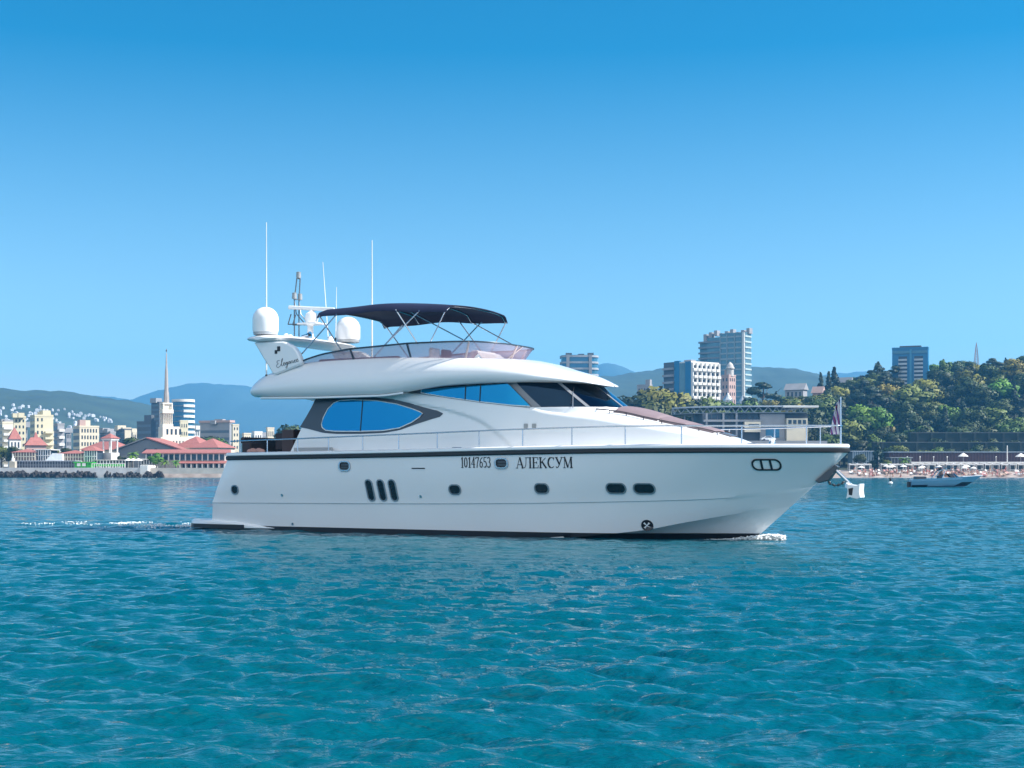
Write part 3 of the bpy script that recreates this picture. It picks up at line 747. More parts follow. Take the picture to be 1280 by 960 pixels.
PINKF = mat('screen mullion pale', (0.55, 0.45, 0.45), 0.4)
def s_for(px, q=0.5):
    best = min(range(-1000, 1), key=lambda i: abs(wproj(screen_pt(i/1000, q)[0], -screen_pt(i/1000, q)[1])-px)); return best/1000
for px, m in ((440, FR), (511, FR), (584, PINKF), (645, PINKF)):
    s = s_for(px); MB().tube([screen_pt(s+0.005, 0), screen_pt(s-0.004, 1)], 0.035, 6).build('screen_mullion', m, yacht)
    MB().tube([screen_pt(-s-0.005, 0), screen_pt(-s+0.004, 1)], 0.035, 6).build('screen_mullion', m, yacht)

# flybridge furniture
def rbox(mb, x0, x1, y0, y1, z0, z1): mb.box(x0, x1, y0, y1, z0, z1)
mb = MB(); mb.prism([(8.35, 4.98), (9.75, 4.98), (9.85, 5.35), (9.3, 5.62), (9.0, 5.82), (8.8, 5.84), (8.65, 5.62), (8.3, 5.5)], -0.1, 1.35)
mb.build('helm_console', SEATM, yacht, smooth=30, bevel=0.06)
mb = MB(); mb.tube([(8.52, 0.62+0.2*math.cos(a), 5.72+0.2*math.sin(a)) for a in [2*math.pi*k/16 for k in range(16)]], 0.016, 6, closed=True); mb.tube([(8.52, .62, 5.52), (8.52, .62, 5.92)], .012, 5); mb.tube([(8.52, .42, 5.72), (8.52, .82, 5.72)], .012, 5)
mb.build('steering_wheel', STEEL, yacht)
for yy in (0.25, 1.0):
    mb = MB(); mb.box(7.2, 7.7, yy-0.26, yy+0.26, 5.30, 5.46); mb.box(7.08, 7.22, yy-0.26, yy+0.26, 5.4, 6.02); mb.box(7.35, 7.5, yy-.08, yy+.08, 4.97, 5.32)
    mb.build('helm_seat', SEATM if yy < .5 else DARKF, yacht, bevel=0.05)
mb = MB(); mb.box(8.0, 9.7, -1.55, -0.35, 4.98, 5.40); mb.box(9.55, 9.85, -1.55, -0.35, 5.35, 5.72)
mb.build('sun_lounge', SEATM, yacht, bevel=0.07)
mb = MB(); mb.box(3.9, 7.0, -1.7, -1.1, 4.98, 5.38); mb.box(3.9, 7.0, -1.72, -1.52, 5.36, 5.64); mb.box(3.9, 4.4, -1.1, 0.6, 4.98, 5.38)
mb.build('flybridge_sofa', DARKF, yacht, bevel=0.05)
mb = MB(); mb.box(5.0, 6.2, -0.8, 0.1, 5.45, 5.5); mb.tube([(5.6, -.35, 4.97), (5.6, -.35, 5.46)], 0.06, 8)
mb.build('flybridge_table', TEAK, yacht, bevel=0.015)

# --- bimini
def bim(s, t):                               # s along, t across (-1 starboard, 1 port)
    u = 4.02 + s*(8.95-4.02); hw = 1.98
    z = 7.20 + 0.13*math.sin(math.pi*min(s*0.9+0.05, 1)) - 0.10*s + 0.16*(1-abs(t)**2.2)*(0.55+0.45*math.sin(math.pi*s))
    z -= 0.05*math.sin(math.pi*s*2)**2*abs(t)**3
    drop = 0.20*sstep(0.90, 1.0, abs(t)) + 0.0
    if s < 0.05: z -= 0.10*(1-s/0.05)*0.5
    return (u + 0.10*(1-abs(t)**2)*(1 if s > 0.5 else -1)*abs(2*s-1), hw*t, float(z-drop))
rows = [[bim(i/40, -1+2*k/28) for k in range(29)] for i in range(41)]
rows2 = [[(x, y, z-0.02) for x, y, z in r] for r in rows]
mb = MB().grid(rows); mb.grid(rows2)
n1 = len(rows)*29
for i in range(40):
    for k in (0, 28): a = i*29+k; mb.f.append((a, a+29, n1+a+29, n1+a))
for k in range(28):
    for i in (0, 40): a = i*29+k; mb.f.append((a, a+1, n1+a+1, n1+a))
mb.build('bimini_canopy', NAVY, yacht, smooth=50)
for t in (-1, 1):
    tt = t*0.985; yb = t*1.98
    for ub, ss in ((3.29, 0.16), (5.15, 0.02), (6.69, 0.80), (7.95, 0.62)):
        p = bim(ss, tt); zb = 5.70 if ub < 3.5 else 5.72 if ub < 6 else 5.95
        MB().tube([(ub, yb*1.03 if ub > 3.5 else yb, zb), (p[0], p[1], p[2]+0.02)], 0.022, 6).build('bimini_strut', TUBE, yacht, smooth=60)
    p0, p1 = bim(0.99, tt), bim(0.72, tt)
    MB().tube([(8.35, yb*0.98, 6.0), (p0[0], p0[1], p0[2])], 0.02, 6).build('bimini_strut', TUBE, yacht, smooth=60)
    MB().tube([(9.5, yb*0.93, 6.02), (p1[0], p1[1], p1[2])], 0.02, 6).build('bimini_strut', TUBE, yacht, smooth=60)
for s_ in (0.02, 0.30, 0.72, 0.985):
    MB().tube([(bim(s_, -0.97+1.94*k/14)[0], bim(s_, -0.97+1.94*k/14)[1], bim(s_, -0.97+1.94*k/14)[2]-0.05) for k in range(15)], 0.02, 6).build('bimini_bow', TUBE, yacht, smooth=60)

# --- radar arch
fin = locs([(318.5, 428), (324, 437), (331, 449), (337, 458), (341.5, 466.5), (345, 469), (376.6, 456), (378, 452), (373.5, 441), (369, 434.5), (362, 429.5), (355, 427)], 2.2)
for s in (1, -1):
    y0, y1 = (-2.27, -2.03) if s > 0 else (2.03, 2.27)
    MB().prism([(a, b) for a, b in fin], y0, y1).build('arch_leg', GEL, yacht, smooth=35, bevel=0.05)
rows = []
for k in range(33):
    v = -2.45+4.9*k/32; q = abs(v)/2.45; e = math.sqrt(max(1-(q**7), 0.0)); c0 = 1.98; ch = 0.82*(0.25+0.75*e); zz = 6.36+0.05*(1-q*q)
    rows.append([Y3(c0+ch*math.cos(a)*(1.0 if math.cos(a) < 0 else 1.12), v, zz+0.13*(0.4+0.6*e)*math.sin(a)) for a in [2*math.pi*j/14 for j in range(14)]])
mb = MB().grid(rows, True); mb.f.append(tuple(range(14))); mb.f.append(tuple(len(mb.v)-1-j for j in range(14)))
mb.build('arch_crossbar', GEL, yacht, smooth=45)
u, z = loc(347, 434.5, 2.28); MB().box(u-0.12, u-0.02, -2.29, -2.26, z-0.20, z-0.08).build('arch_vent', BLACK, yacht, bevel=0.01); MB().box(u-0.02, u+.10, -2.29, -2.26, z-0.12, z+0.04).build('arch_vent', BLACK, yacht, bevel=0.01)
# cursive nameplate on the fin
u0, z0 = loc(345.5, 461.5, 2.28); u1, z1 = loc(373.5, 451.5, 2.28)
scr = [[(.10, .75), (.04, .62), (.02, .4), (.06, .2), (.0, .28)], [(.14, .9), (.05, .95), (.02, .75), (.08, .55), (.02, .45), (.01, .2), (.08, .05), (.17, .18), (.22, .5), (.28, .98), (.24, 1.0), (.22, .3), (.26, .1), (.32, .25), (.37, .42), (.33, .48), (.31, .3), (.35, .1), (.42, .25), (.47, .42), (.42, .4), (.41, .2), (.47, .15), (.50, .45), (.48, -.25), (.42, -.3), (.46, -.05), (.55, .25),
       (.60, .42), (.55, .4), (.55, .18), (.61, .15), (.62, .4), (.65, .1), (.67, .4), (.72, .42), (.73, .1), (.78, .25), (.85, .42), (.80, .4), (.79, .2), (.85, .1), (.90, .25), (.95, .42), (.91, .46), (.90, .25), (.95, .1), (1.0, .22)]]
mb = MB(); wd = u1-u0
for st in scr[1:]:
    mb.tube([(u0+a*wd, -2.276, z0+0.03+b*0.25+a*(z1-z0)*0.75) for a, b in curve_pts(st, 4)], 0.008, 5)
mb.build('script_lettering', mat('script dark', (0.06, 0.065, 0.075), 0.4, var=0), yacht)
# satellite domes
def dome(x, y, z, r, h):
    d = MB().lathe([(0, z+0.10), (r*0.96, z+0.10), (r, z+0.2), (r, z+h-r*0.95)] + [(r*math.cos(a), z+h-r*0.95+r*0.95*math.sin(a)) for a in [math.pi/2*k/9 for k in range(1, 10)]], 28, x, y)
    d = d.build('satellite_dome', DOME, yacht, smooth=50)
    MB().lathe([(0, z), (r*0.8, z), (r*0.92, z+0.02), (r*0.95, z+0.098), (0, z+0.098)], 28, x, y).build('dome_base', mat('dome base grey', (0.4, 0.42, 0.44), 0.4), d, smooth=40)
dome(1.87, -1.9, 6.50, 0.43, 0.95); dome(2.55, 1.9, 6.52, 0.43, 0.92)
# open-array radar
MB().lathe([(0.0, 6.44), (0.30, 6.44), (0.24, 6.52), (0.12, 6.6), (0.10, 6.95), (0.16, 7.02), (0.0, 7.02)], 14, 2.3, 0).build('radar_post', GEL, yacht, smooth=40)
mb = MB(); mb.box(1.95, 2.75, -0.32, 0.32, 7.0, 7.06); rb = mb.build('radar_platform', GEL, yacht, bevel=0.02)
rd = MB().lathe([(0.0, 7.06), (0.2, 7.06), (0.24, 7.2), (0.2, 7.38), (0.1, 7.44), (0.09, 7.5), (0, 7.5)], 14, 2.35, 0).build('radar_pedestal', DOME, yacht, smooth=40)
c = loc(389.5, 384, 0); mb = MB(); mb.box(-0.85, 0.85, -0.06, 0.06, -0.065, 0.065)
sc = mb.build('radar_scanner', DOME, yacht, bevel=0.03, loc=(2.35, 0, 7.56)); sc.rotation_euler = (0, R(4), R(14))
# light mast
mb = MB()
for y_ in (-0.13, 0.13):
    mb.tube([(1.72, y_, 6.5), (1.72, y_, 7.9), (1.80, y_*0.7, 8.62)], 0.022, 6); mb.tube([(2.15, y_, 7.05), (1.80, y_, 7.40), (1.72, y_, 7.9)], 0.02, 6); mb.tube([(1.45, y_, 7.05), (2.2, y_, 7.02)], 0.02, 6); mb.tube([(1.45, y_, 7.05), (1.58, y_, 7.4)], 0.02, 6)
mb.tube([(1.8, -.1, 8.62), (1.8, .1, 8.62)], .02, 6); mb.tube([(1.74, -.14, 7.9), (1.74, .14, 7.9)], .02, 6)
mast = mb.build('light_mast', mat('mast grey', (0.16, 0.18, 0.2), 0.35, metal=0.6), yacht, smooth=60)
for x, y, z in ((1.80, 0, 8.75), (1.74, -0.16, 8.02), (1.74, 0.16, 8.02)):
    l = MB().lathe([(0, z-0.12), (0.07, z-0.12), (0.085, z-0.06), (0.075, z+0.06), (0.085, z+0.09), (0, z+0.12)], 10, x, y).build('navigation_light', mat('lamp lens', (0.35, 0.37, 0.38), 0.2), mast, smooth=40)
mb = MB()
for x, y, h in ((1.95, -0.9, .22), (1.5, 0.6, .18), (2.35, -1.2, .14), (2.5, 0.9, .25)):
    mb = MB().lathe([(0, 6.42), (0.10, 6.42), (0.11, 6.42+h*.6), (0.05, 6.42+h), (0, 6.42+h)], 10, x, y); mb.build('gps_mushroom', DOME, yacht, smooth=40)
mb = MB().lathe([(0, 0), (.05, .02), (.06, .2), (.13, .36), (0, .38)], 10); h_ = mb.build('horn', STEEL, yacht, smooth=40, loc=(2.35, -0.55, 6.55)); h_.rotation_euler = (0, R(85), 0)
# whip antennas
def whip(x0, y0, z0, x1, y1, z1, r):
    a = MB().tube([(x0, y0, z0), (x0+(x1-x0)*.5, y0+(y1-y0)*.5, (z0+z1)/2), (x1, y1, z1)], [r, r*0.85, r*0.45], 7).build('whip_antenna', mat('white whip', (0.8, 0.8, 0.78), 0.35), yacht, smooth=60)
    MB().tube([(x0, y0, z0-0.02), (x0, y0, z0+0.22)], r*1.6, 7).build('antenna_base', BLACK, a)
ua_, za_ = loc(333, 472, 2.0); ub_, zb_ = loc(333, 278, 2.0)
whip(ua_, -2.0, za_-0.12, ub_, -2.0, zb_, 0.026)
whip(3.36, 2.2, 5.3, 3.36, 2.2, 10.14, 0.030)
whip(2.34, 1.0, 6.45, 2.10, 1.0, 9.30, 0.018)
whip(2.36, 1.4, 6.45, 2.40, 1.4, 8.45, 0.018)

# --- rails
rz_ = T([0.66, 3.3, 7.6, 11.8, 15.7, 18, 20.8], [2.97, 3.02, 3.12, 3.22, 3.27, 3.26, 3.26])
def rail_pt(u, s, dz=0.0): return Y3(u, s*max(sh_b(u)-0.10, 0), rz_(u)+dz)
ul = [0.75 + (20.78-0.75)*(1-(1-i/70.0)**1.5) for i in range(71)]
path = [rail_pt(u, 1) for u in ul[:-1]] + [(20.80, 0.0, 3.25)] + [rail_pt(u, -1) for u in reversed(ul[:-1])]
MB().tube(path, 0.024, 7).build('handrail', STEEL, yacht, smooth=60)
su = [loc(x, 557, 2.5)[0] for x in (299, 334, 372.5, 411, 454, 499, 547, 599, 653, 713, 777)] + [loc(848, 557, 2.2)[0], loc(926.5, 557, 1.5)[0], loc(1007.6, 557, 0.7)[0]]
for u in su:
    for s in (1, -1):
        x, y, z = rail_pt(u, s); MB().tube([(x, y, sh_z(u)+0.2), (x, y, z)], 0.019, 6).build('stanchion', STEEL, yacht, smooth=60)
# bow flagstaff and flag
fs = MB().tube([(20.76, 0, 2.7), (20.76, 0, 4.08)], [0.03, 0.018], 7).build('flagstaff', STEEL, yacht, smooth=60)
FLAG = bpy.data.materials.new('striped flag'); FLAG.use_nodes = True; nt = FLAG.node_tree
_tc = nt.nodes.new('ShaderNodeTexCoord'); _sp = nt.nodes.new('ShaderNodeSeparateXYZ'); nt.links.new(_tc.outputs['Generated'], _sp.inputs[0])
_wv = nt.nodes.new('ShaderNodeMath'); _wv.operation = 'MULTIPLY_ADD'; _wv.inputs[1].default_value = 0.55; nt.links.new(_sp.outputs[2], _wv.inputs[0]); nt.links.new(_sp.outputs[0], _wv.inputs[2])
_fr = nt.nodes.new('ShaderNodeMath'); _fr.operation = 'PINGPONG'; _fr.inputs[1].default_value = 0.22; nt.links.new(_wv.outputs[0], _fr.inputs[0])
_cr = nt.nodes.new('ShaderNodeValToRGB'); _cr.color_ramp.interpolation = 'CONSTANT'; e = _cr.color_ramp.elements; e[0].color = (0.75, 0.72, 0.76, 1); e[1].position = 0.12; e[1].color = (0.09, 0.06, 0.30, 1)
x_ = e.new(0.185); x_.color = (0.36, 0.09, 0.16, 1)
nt.links.new(_fr.outputs[0], _cr.inputs[0]); nt.links.new(_cr.outputs[0], nt.nodes['Principled BSDF'].inputs['Base Color']); nt.nodes['Principled BSDF'].inputs['Roughness'].default_value = 0.8
rows = []
for i in range(22):
    q = i/21; z = 4.02-1.0*q; wdt = 0.05+0.22*q**0.8
    rows.append([(20.73-wdt*k/8, 0.07*math.sin(k*1.3+q*2.0)*(k/8+.2), z-0.10*(k/8)*(1-q)) for k in range(9)])
MB().grid(rows).build('flag', FLAG, fs, smooth=60)

# --- anchor at the stem
mb = MB(); mb.prism([(20.05, 1.70), (20.62, 2.16), (20.72, 2.10), (20.45, 1.72), (20.15, 1.64)], -0.12, 0.12)
mb.build('anchor_roller', VENTG, yacht, bevel=0.02)
mb = MB(); mb.tube([(20.5, 0, 2.12), (20.98, 0, 1.66), (21.04, 0, 1.55)], 0.05, 8); mb.box(20.9, 21.08, -.07, .07, 1.50, 1.62)
anc = mb.build('anchor', STEEL, yacht, smooth=40)
mb = MB(); W_ = 0.24
# a plough-like fluke: two bent plates and a flat back
mb.prism([(20.97, 1.66), (21.06, 1.60), (21.28, 1.58), (21.37, 1.63), (21.35, 1.42), (21.38, 1.24), (21.28, 1.20), (21.08, 1.25), (20.98, 1.20), (21.02, 1.43)], -W_, W_)
mb.build('anchor_fluke', mat('anchor white', (0.8, 0.8, 0.8), 0.35, var=0.06), anc, bevel=0.012)
mb = MB(); mb.prism([(21.045, 1.49), (21.18, 1.52), (21.15, 1.30), (21.06, 1.32)], -W_-0.006, -W_-0.002)
mb.build('fluke_opening', BLACK, anc)
mb = MB()
for k in range(9): q = k/8; mb.blob((20.35+0.5*q, 0.06 if k % 2 else -0.06, 1.72-0.12*math.sin(q*math.pi)-0.05*q), 0.05, 0.03, 0.035, 6, 4)
mb.build('anchor_chain', VENTG, anc)

# --- foredeck: sun pad, hatch, wipers, little fittings
def top_patch(name, u0, u1, v0, v1, off, th, m, n=30, k=14, par=None):
    rows = []
    for i in range(n+1):
        u = u0+(u1-u0)*i/n; rr = [Y3(u, v0(u), topz(u, v0(u))-0.02)]
        for j in range(k+1):
            v = v0(u)+(v1(u)-v0(u))*j/k; rr.append(Y3(u, v, topz(u, v)+off+th*(1 if 0 < i < n and 0 < j < k else 0.25)))
        rr.append(Y3(u, v1(u), topz(u, v1(u))-0.02)); rows.append(rr)
    return MB().grid(rows).build(name, m, par or yacht, smooth=40)
wpad = lambda u: float(np.interp(u, [13.7, 15.2, 17.2], [1.12, 0.98, 0.5]))
for a, b in ((14.22, 15.55), (15.6, 16.35), (16.4, 17.15)):
    top_patch('sun_pad', a, b, lambda u: -wpad(u), lambda u: wpad(u), 0.02, 0.065, PAD)
for u in np.linspace(14.5, 17.1, 14):
    pass
mb = MB()
for s in (1, -1):
    mb.tube([Y3(u, s*(wpad(u)+0.10), topz(u, s*(wpad(u)+0.1))+0.09) for u in np.linspace(13.6, 17.3, 20)], 0.02, 6)
    for u in np.linspace(13.6, 17.3, 8): mb.tube([Y3(u, s*(wpad(u)+0.10), topz(u, s*(wpad(u)+0.1))-0.02), Y3(u, s*(wpad(u)+0.10), topz(u, s*(wpad(u)+.1))+0.09)], 0.014, 5)
mb.build('pad_rail', mat('pad rail dark', (0.08, 0.07, 0.08), 0.4, metal=0.5), yacht, smooth=60)
g = top_patch('deck_hatch', 17.25, 17.6, lambda u: -0.3, lambda u: 0.3, 0.015, 0.03, mat('smoked hatch', (0.12, 0.115, 0.12), 0.2), n=6, k=6)
mb = MB(); mb.lathe([(0, 2.66), (.12, 2.66), (.10, 2.78), (.07, 2.84), (.11, 2.92), (0, 2.93)], 12, 18.75, 0); mb.build('windlass', STEEL, yacht, smooth=40)
for s in (1, -1):
    for u in (18.6, 9.6):
        mb = MB(); mb.tube([Y3(u-.16, s*(sh_b(u)-.2), sh_z(u)+.25), Y3(u+.16, s*(sh_b(u)-.2), sh_z(u)+.25)], .022, 6); mb.tube([Y3(u-.06, s*(sh_b(u)-.2), sh_z(u)+.13), Y3(u-.06, s*(sh_b(u)-.2), sh_z(u)+.25)], .02, 6); mb.tube([Y3(u+.06, s*(sh_b(u)-.2), sh_z(u)+.13), Y3(u+.06, s*(sh_b(u)-.2), sh_z(u)+.25)], .02, 6)
        mb.build('mooring_cleat', STEEL, yacht, smooth=50)
    # wiper
    ph = s*phi_for(712, 3.95); p0 = Vector(shell(ph, 3.86, 0.06)); p1 = Vector(shell(s*phi_for(716, 4.35), 4.36, 0.035))
    wi = MB().tube([Y3(*p0), Y3(*p1)], 0.014, 5).build('wiper', STEEL, yacht)
    q0 = Vector(shell(s*phi_for(714, 3.95), 3.98, 0.03)); q1 = Vector(shell(s*phi_for(719, 4.45), 4.5, 0.03))
    MB().tube([Y3(*q0), Y3(*q1)], 0.012, 5).build('wiper_blade', BLACK, wi)
    for px in (657, 667):
        u, z = loc(px, 532.7, 2.0); MB().box(u-0.065, u+0.065, -s*(D(u, z)+0.012)-0.01, -s*(D(u, z)+0.012)+0.01, z-0.075, z+0.075).build('side_vent', mat('vent slat', (0.35, 0.36, 0.36), 0.4), yacht)
    # low grey locker on the side deck
    u, z = loc(392, 562, 2.2); MB().box(u-0.75, u+0.75, -s*2.22-0.05, -s*2.22+0.05, z-0.1, z+0.07).build('deck_locker', mat('locker grey', (0.38, 0.39, 0.40), 0.5), yacht, bevel=0.02)

# --- aft cockpit
mb = MB(); mb.box(0.85, 1.25, -1.9, 1.9, 2.45, 2.95); mb.box(0.8, 0.95, -1.9, 1.9, 2.9, 3.12)
mb.build('cockpit_sofa', DARKF, yacht, bevel=0.05)
mb = MB(); mb.box(1.7, 2.5, -0.7, 0.7, 2.98, 3.03); mb.tube([(2.1, 0, 2.45), (2.1, 0, 2.99)], 0.07, 8); mb.build('cockpit_table', TEAK, yacht, bevel=0.01)
for y_ in (-1.1, 1.1):
    mb = MB(); mb.box(1.85, 2.35, y_-.25, y_+.25, 2.72, 2.82); mb.box(1.85, 2.35, y_-.25 if y_ < 0 else y_+.18, y_-.18 if y_ < 0 else y_+.25, 2.8, 3.25)
    for a in (1.9, 2.3):
        for b in (-.2, .2): mb.tube([(a, y_+b, 2.5), (a, y_+b, 2.74)], .018, 5)
    mb.build('cockpit_chair', DARKF, yacht, bevel=0.02)
mb = MB(); mb.box(2.5, 2.98, -1.85, 1.85, 2.5, 3.35); mb.build('cockpit_bar', mat('dark brown panel', (0.06, 0.035, 0.035), 0.5), yacht, bevel=0.03)
mb = MB()
for k in range(5): mb.blob((1.35+0.12*k, -2.05, 2.63+0.03*(k % 2)), 0.14, 0.1, 0.09, 8, 5)
mb.build('rope_coil', mat('pink rope', (0.5, 0.28, 0.24), 0.9), yacht, smooth=60)

# ------------------------------------------------------------------ foam of the bow wave and the wake
def foam(name, pts):
    mb = MB()
    for x, y, z, r in pts:
        a = rnd.uniform(0, 6.28); vs = []
        for k in range(6): t = a+k*math.pi/3; q = r*rnd.uniform(0.6, 1.25); vs.append((x+q*math.cos(t), y+q*math.sin(t), z+rnd.uniform(-.2, .2)*r))
        vs += [(x, y, z+r*rnd.uniform(0.5, 0.9)), (x, y, z-r*0.5)]
        mb.add(vs, [(k, (k+1) % 6, 6) for k in range(6)] + [((k+1) % 6, k, 7) for k in range(6)])
    o = mb.build(name, mat('sea foam', (0.86, 0.88, 0.88), 0.8, var=0.03), smooth=70); structure(o, 'stuff')
ym = Matrix.Translation(YO) @ Matrix.Rotation(-TH, 4, 'Z')
P = []
for i in range(2600):
    s = rnd.random()**2.6; u = 18.95-1.9*s; v = (0.06+0.62*s*rnd.uniform(0.7, 1.3)) * (1 if rnd.random() < .75 else -1)
    hgt = max(0, 0.20*(1-abs(s-0.12)*1.5))*rnd.random()**1.2
    u += rnd.gauss(0, .09); v += rnd.gauss(0, .05)*(1 if v > 0 else -1)
    p = ym @ Vector((u, -v, hgt*0.8)); P.append((p.x, p.y, p.z, rnd.uniform(0.008, 0.032)*(1.2-.8*s)))
foam('bow_foam', P)
P = []
for i in range(3400):
    t = rnd.random()**1.6*8.0; u = -1.1-t; v = rnd.gauss(0.6, 0.9)+1.3*math.sin(t*1.1)*0.3
    if mnoise.noise(Vector((u*0.9, v*1.5, 4.0))) < 0.05+0.03*t: continue
    p = ym @ Vector((u, -v, 0)); P.append((p.x, p.y, 0.03+0.04*rnd.random()+0.12*max(0, 1-t)*rnd.random(), rnd.uniform(0.008, 0.036)))
foam('wake_foam', P)

# ------------------------------------------------------------------ speedboat
def speedboat():
    Yb = 172; c = at(1182, Yb, z=0.16)
    t = thing('speedboat', 'small pale blue speedboat with dark canopy tower, anchored off the beach', 'speedboat', c, R(-6))
    hb = T([-4.1, -3, 0, 2, 3.3, 4.1, 4.3], [1.2, 1.3, 1.32, 1.05, 0.55, 0.12, 0.0]); hz_ = T([-4.1, 0, 2.5, 4.3], [0.78, 0.95, 1.12, 1.22])
    rows = []
    for i in range(40):
        q = 1-(1-i/39)**1.5; r = []
        for k in range(7):
            s = k/6; u = -4.1+(8.4-2.3*(1-s)**1.0)*q; us_ = -4.1+8.4*q
            b = hb(us_); z = -0.25+(hz_(us_)+0.25)*s; r.append((u, -b*(0.35+0.65*s**0.6)*1.0 if s > 0 else 0.0, z))
        rows.append([(x, -y, z) for x, y, z in reversed(r)] + r)
    mb = MB().grid(rows); mb.f.append(tuple(range(14)))
    mb.build('hull', mat('speedboat hull', (0.24, 0.46, 0.62), 0.25, var=0.03), t, smooth=35)
    mb = MB().grid([[(x, y*1.015, z) for x, y, z in (r[7:10] if i < 26 else r[8:11])] for i, r in enumerate(rows) if i < 8 or i > 24])
    mb.build('hull_stripe', mat('speedboat dark', (0.012, 0.02, 0.035), 0.35), t, smooth=40)
    MB().grid([[(-4.1+8.4*(1-(1-i/39)**1.5), k*hb(-4.1+8.4*(1-(1-i/39)**1.5))*0.97, hz_(-4.1+8.4*(1-(1-i/39)**1.5))-(0.25 if i < 22 else 0)+0.05*(1-k*k)) for k in (-1, -.5, 0, .5, 1)] for i in range(40)]).build('deck', mat('speedboat deck', (0.6, 0.66, 0.7), 0.4), t, smooth=30)
    rows = []
    for k in range(13):
        a = R(-95+190*k/12); rows.append([(0.55+1.1*math.cos(a), 1.05*math.sin(a), 0.98), (0.15+0.85*math.cos(a), 0.95*math.sin(a), 1.48)])
    MB().grid(rows).build('windscreen', GLASSD, t, smooth=60)
    mb = MB()
    for y in (-1.05, 1.05): mb.tube([(-0.6, y, 0.85), (-0.2, y*.92, 1.9), (0.0, y*.85, 2.1)], 0.06, 6); mb.tube([(-1.5, y, 0.85), (-0.9, y*.92, 1.75), (-0.3, y*.85, 2.08)], 0.06, 6)
    mb.tube([(-.1, -.9, 2.1), (-.1, .9, 2.1)], .06, 6); mb.build('wake_tower', mat('speedboat tower', (0.35, 0.48, 0.58), 0.4), t, smooth=60)
    MB().grid([[(-1.5+2.7*i/8, -1.0+2*k/8, 2.12+0.12*math.sin(math.pi*i/8)+.05*math.sin(math.pi*k/8)) for k in range(9)] for i in range(9)]).build('canopy', mat('speedboat dark', (0.012, 0.02, 0.035)), t)
    mb = MB(); mb.box(-3.6, -2.4, -1.0, 1.0, 0.7, 1.12); mb.box(-0.9, -0.4, 0.15, .75, .8, 1.25); mb.box(-0.9, -0.4, -.75, -.15, .8, 1.25); mb.build('seat', mat('speedboat seat', (0.05, 0.055, 0.07), 0.6), t, bevel=0.06)
    mb = MB(); mb.box(-4.5, -4.1, -.25, .25, -.2, .5); mb.build('outdrive', BLACK, t, bevel=0.05)
    return t
speedboat()
c = at(1113, 200, z=0.12)
b = thing('buoy', 'small white buoy with dark top floating between yacht and speedboat', 'buoy', c)
MB().blob((0, 0, 0.12), 0.34, 0.34, 0.24, 12, 7).build('float', mat('buoy white', (0.7, 0.7, 0.68), 0.5), b, smooth=60)
MB().lathe([(0.12, 0.3), (0.14, 0.6), (0.2, 0.7), (0.12, 0.86), (0, 0.9)], 10).build('marker', BLACK, b, smooth=60)

# ------------------------------------------------------------------ buildings
WIN = mat('window glass', (0.025, 0.045, 0.065), 0.08, var=0.25, vscale=0.3)
WHITEW = mat('white render', (0.70, 0.68, 0.64), 0.8, var=0.06, vscale=0.4)
CREAM = mat('cream render', (0.66, 0.58, 0.44), 0.85, var=0.08, vscale=0.3)
YELL = mat('yellow render', (0.64, 0.57, 0.40), 0.85, var=0.06, vscale=0.3)
PINK = mat('pink stone', (0.48, 0.33, 0.29), 0.85, var=0.08, vscale=0.3)
GREYW = mat('grey concrete', (0.30, 0.30, 0.31), 0.85, var=0.1, vscale=0.3)
DGREY = mat('dark grey cladding', (0.09, 0.10, 0.115), 0.7, var=0.12, vscale=0.3)
REDR = mat('red roof tiles', (0.33, 0.12, 0.10), 0.8, var=0.18, vscale=1.5)
MAROON = mat('maroon cladding', (0.085, 0.04, 0.045), 0.7, var=0.12)
BLUEC = mat('blue cladding', (0.005, 0.15, 0.31), 0.35, var=0.08, vscale=0.3)
BLUEG = mat('blue curtain glass', (0.04, 0.16, 0.25), 0.08, var=0.15, vscale=0.2, metal=0.3)
TEALG = mat('teal tower glass', (0.10, 0.19, 0.23), 0.12, var=0.2, vscale=0.25, metal=0.2)
ROOFG = mat('flat roof grey', (0.2, 0.2, 0.2), 0.9)

BOXES = {}
def box_mesh(name, dx, dy, dz, m):
    k = (name, round(dx, 2), round(dy, 2), round(dz, 2), m.name)
    if k not in BOXES: BOXES[k] = MB().box(-dx/2, dx/2, -dy/2, dy/2, -dz/2, dz/2).mesh(name, m)
    return BOXES[k]
def part_box(name, parent, face, s, z, w_, h_, m, proud=0.06, depth=0.3):
    """box on a face: face 'f' runs along local -x from the corner, face 'r' along +y"""
    if face == 'f': return mobj(name, box_mesh(name, w_, depth, h_, m), parent, (-s, depth/2-proud, z))
    return mobj(name, box_mesh(name, depth, w_, h_, m), parent, (-depth/2+proud, s, z))
def bld(name, label, cat, pl, pc, pr, pt_, Y, a, wall, base=None, roof=ROOFG, parapet=0.6, group=None, wname='wall'):
    a = R(a); c = at(pc, Y); g = (land_z(c.x, c.y)-0.6) if base is None else base
    top = CAMH+(HOR-pt_)/F*Y; h = top-g
    w1 = max((pc-pl)*Y/F/math.cos(a), 0.5); w2 = max((pr-pc)*Y/F/max(math.sin(a), 0.15), 0.5)
    t = thing(name, label, cat, (c.x, c.y, g), -a, group)
    mb = MB().box(-w1, 0, 0, w2, 0, h)
    if parapet:
        k = 0.3; mb.box(-w1-.08, .08, -.08, k, h+0.003, h+parapet); mb.box(-w1-.08, .08, w2-k, w2+.08, h+0.003, h+parapet); mb.box(-w1-.08, -w1+k, k+.003, w2-k-.003, h+0.003, h+parapet); mb.box(-k, .08, k+.003, w2-k-.003, h+0.003, h+parapet)
    mb.build(wname, wall, t)
    return t, w1, w2, h
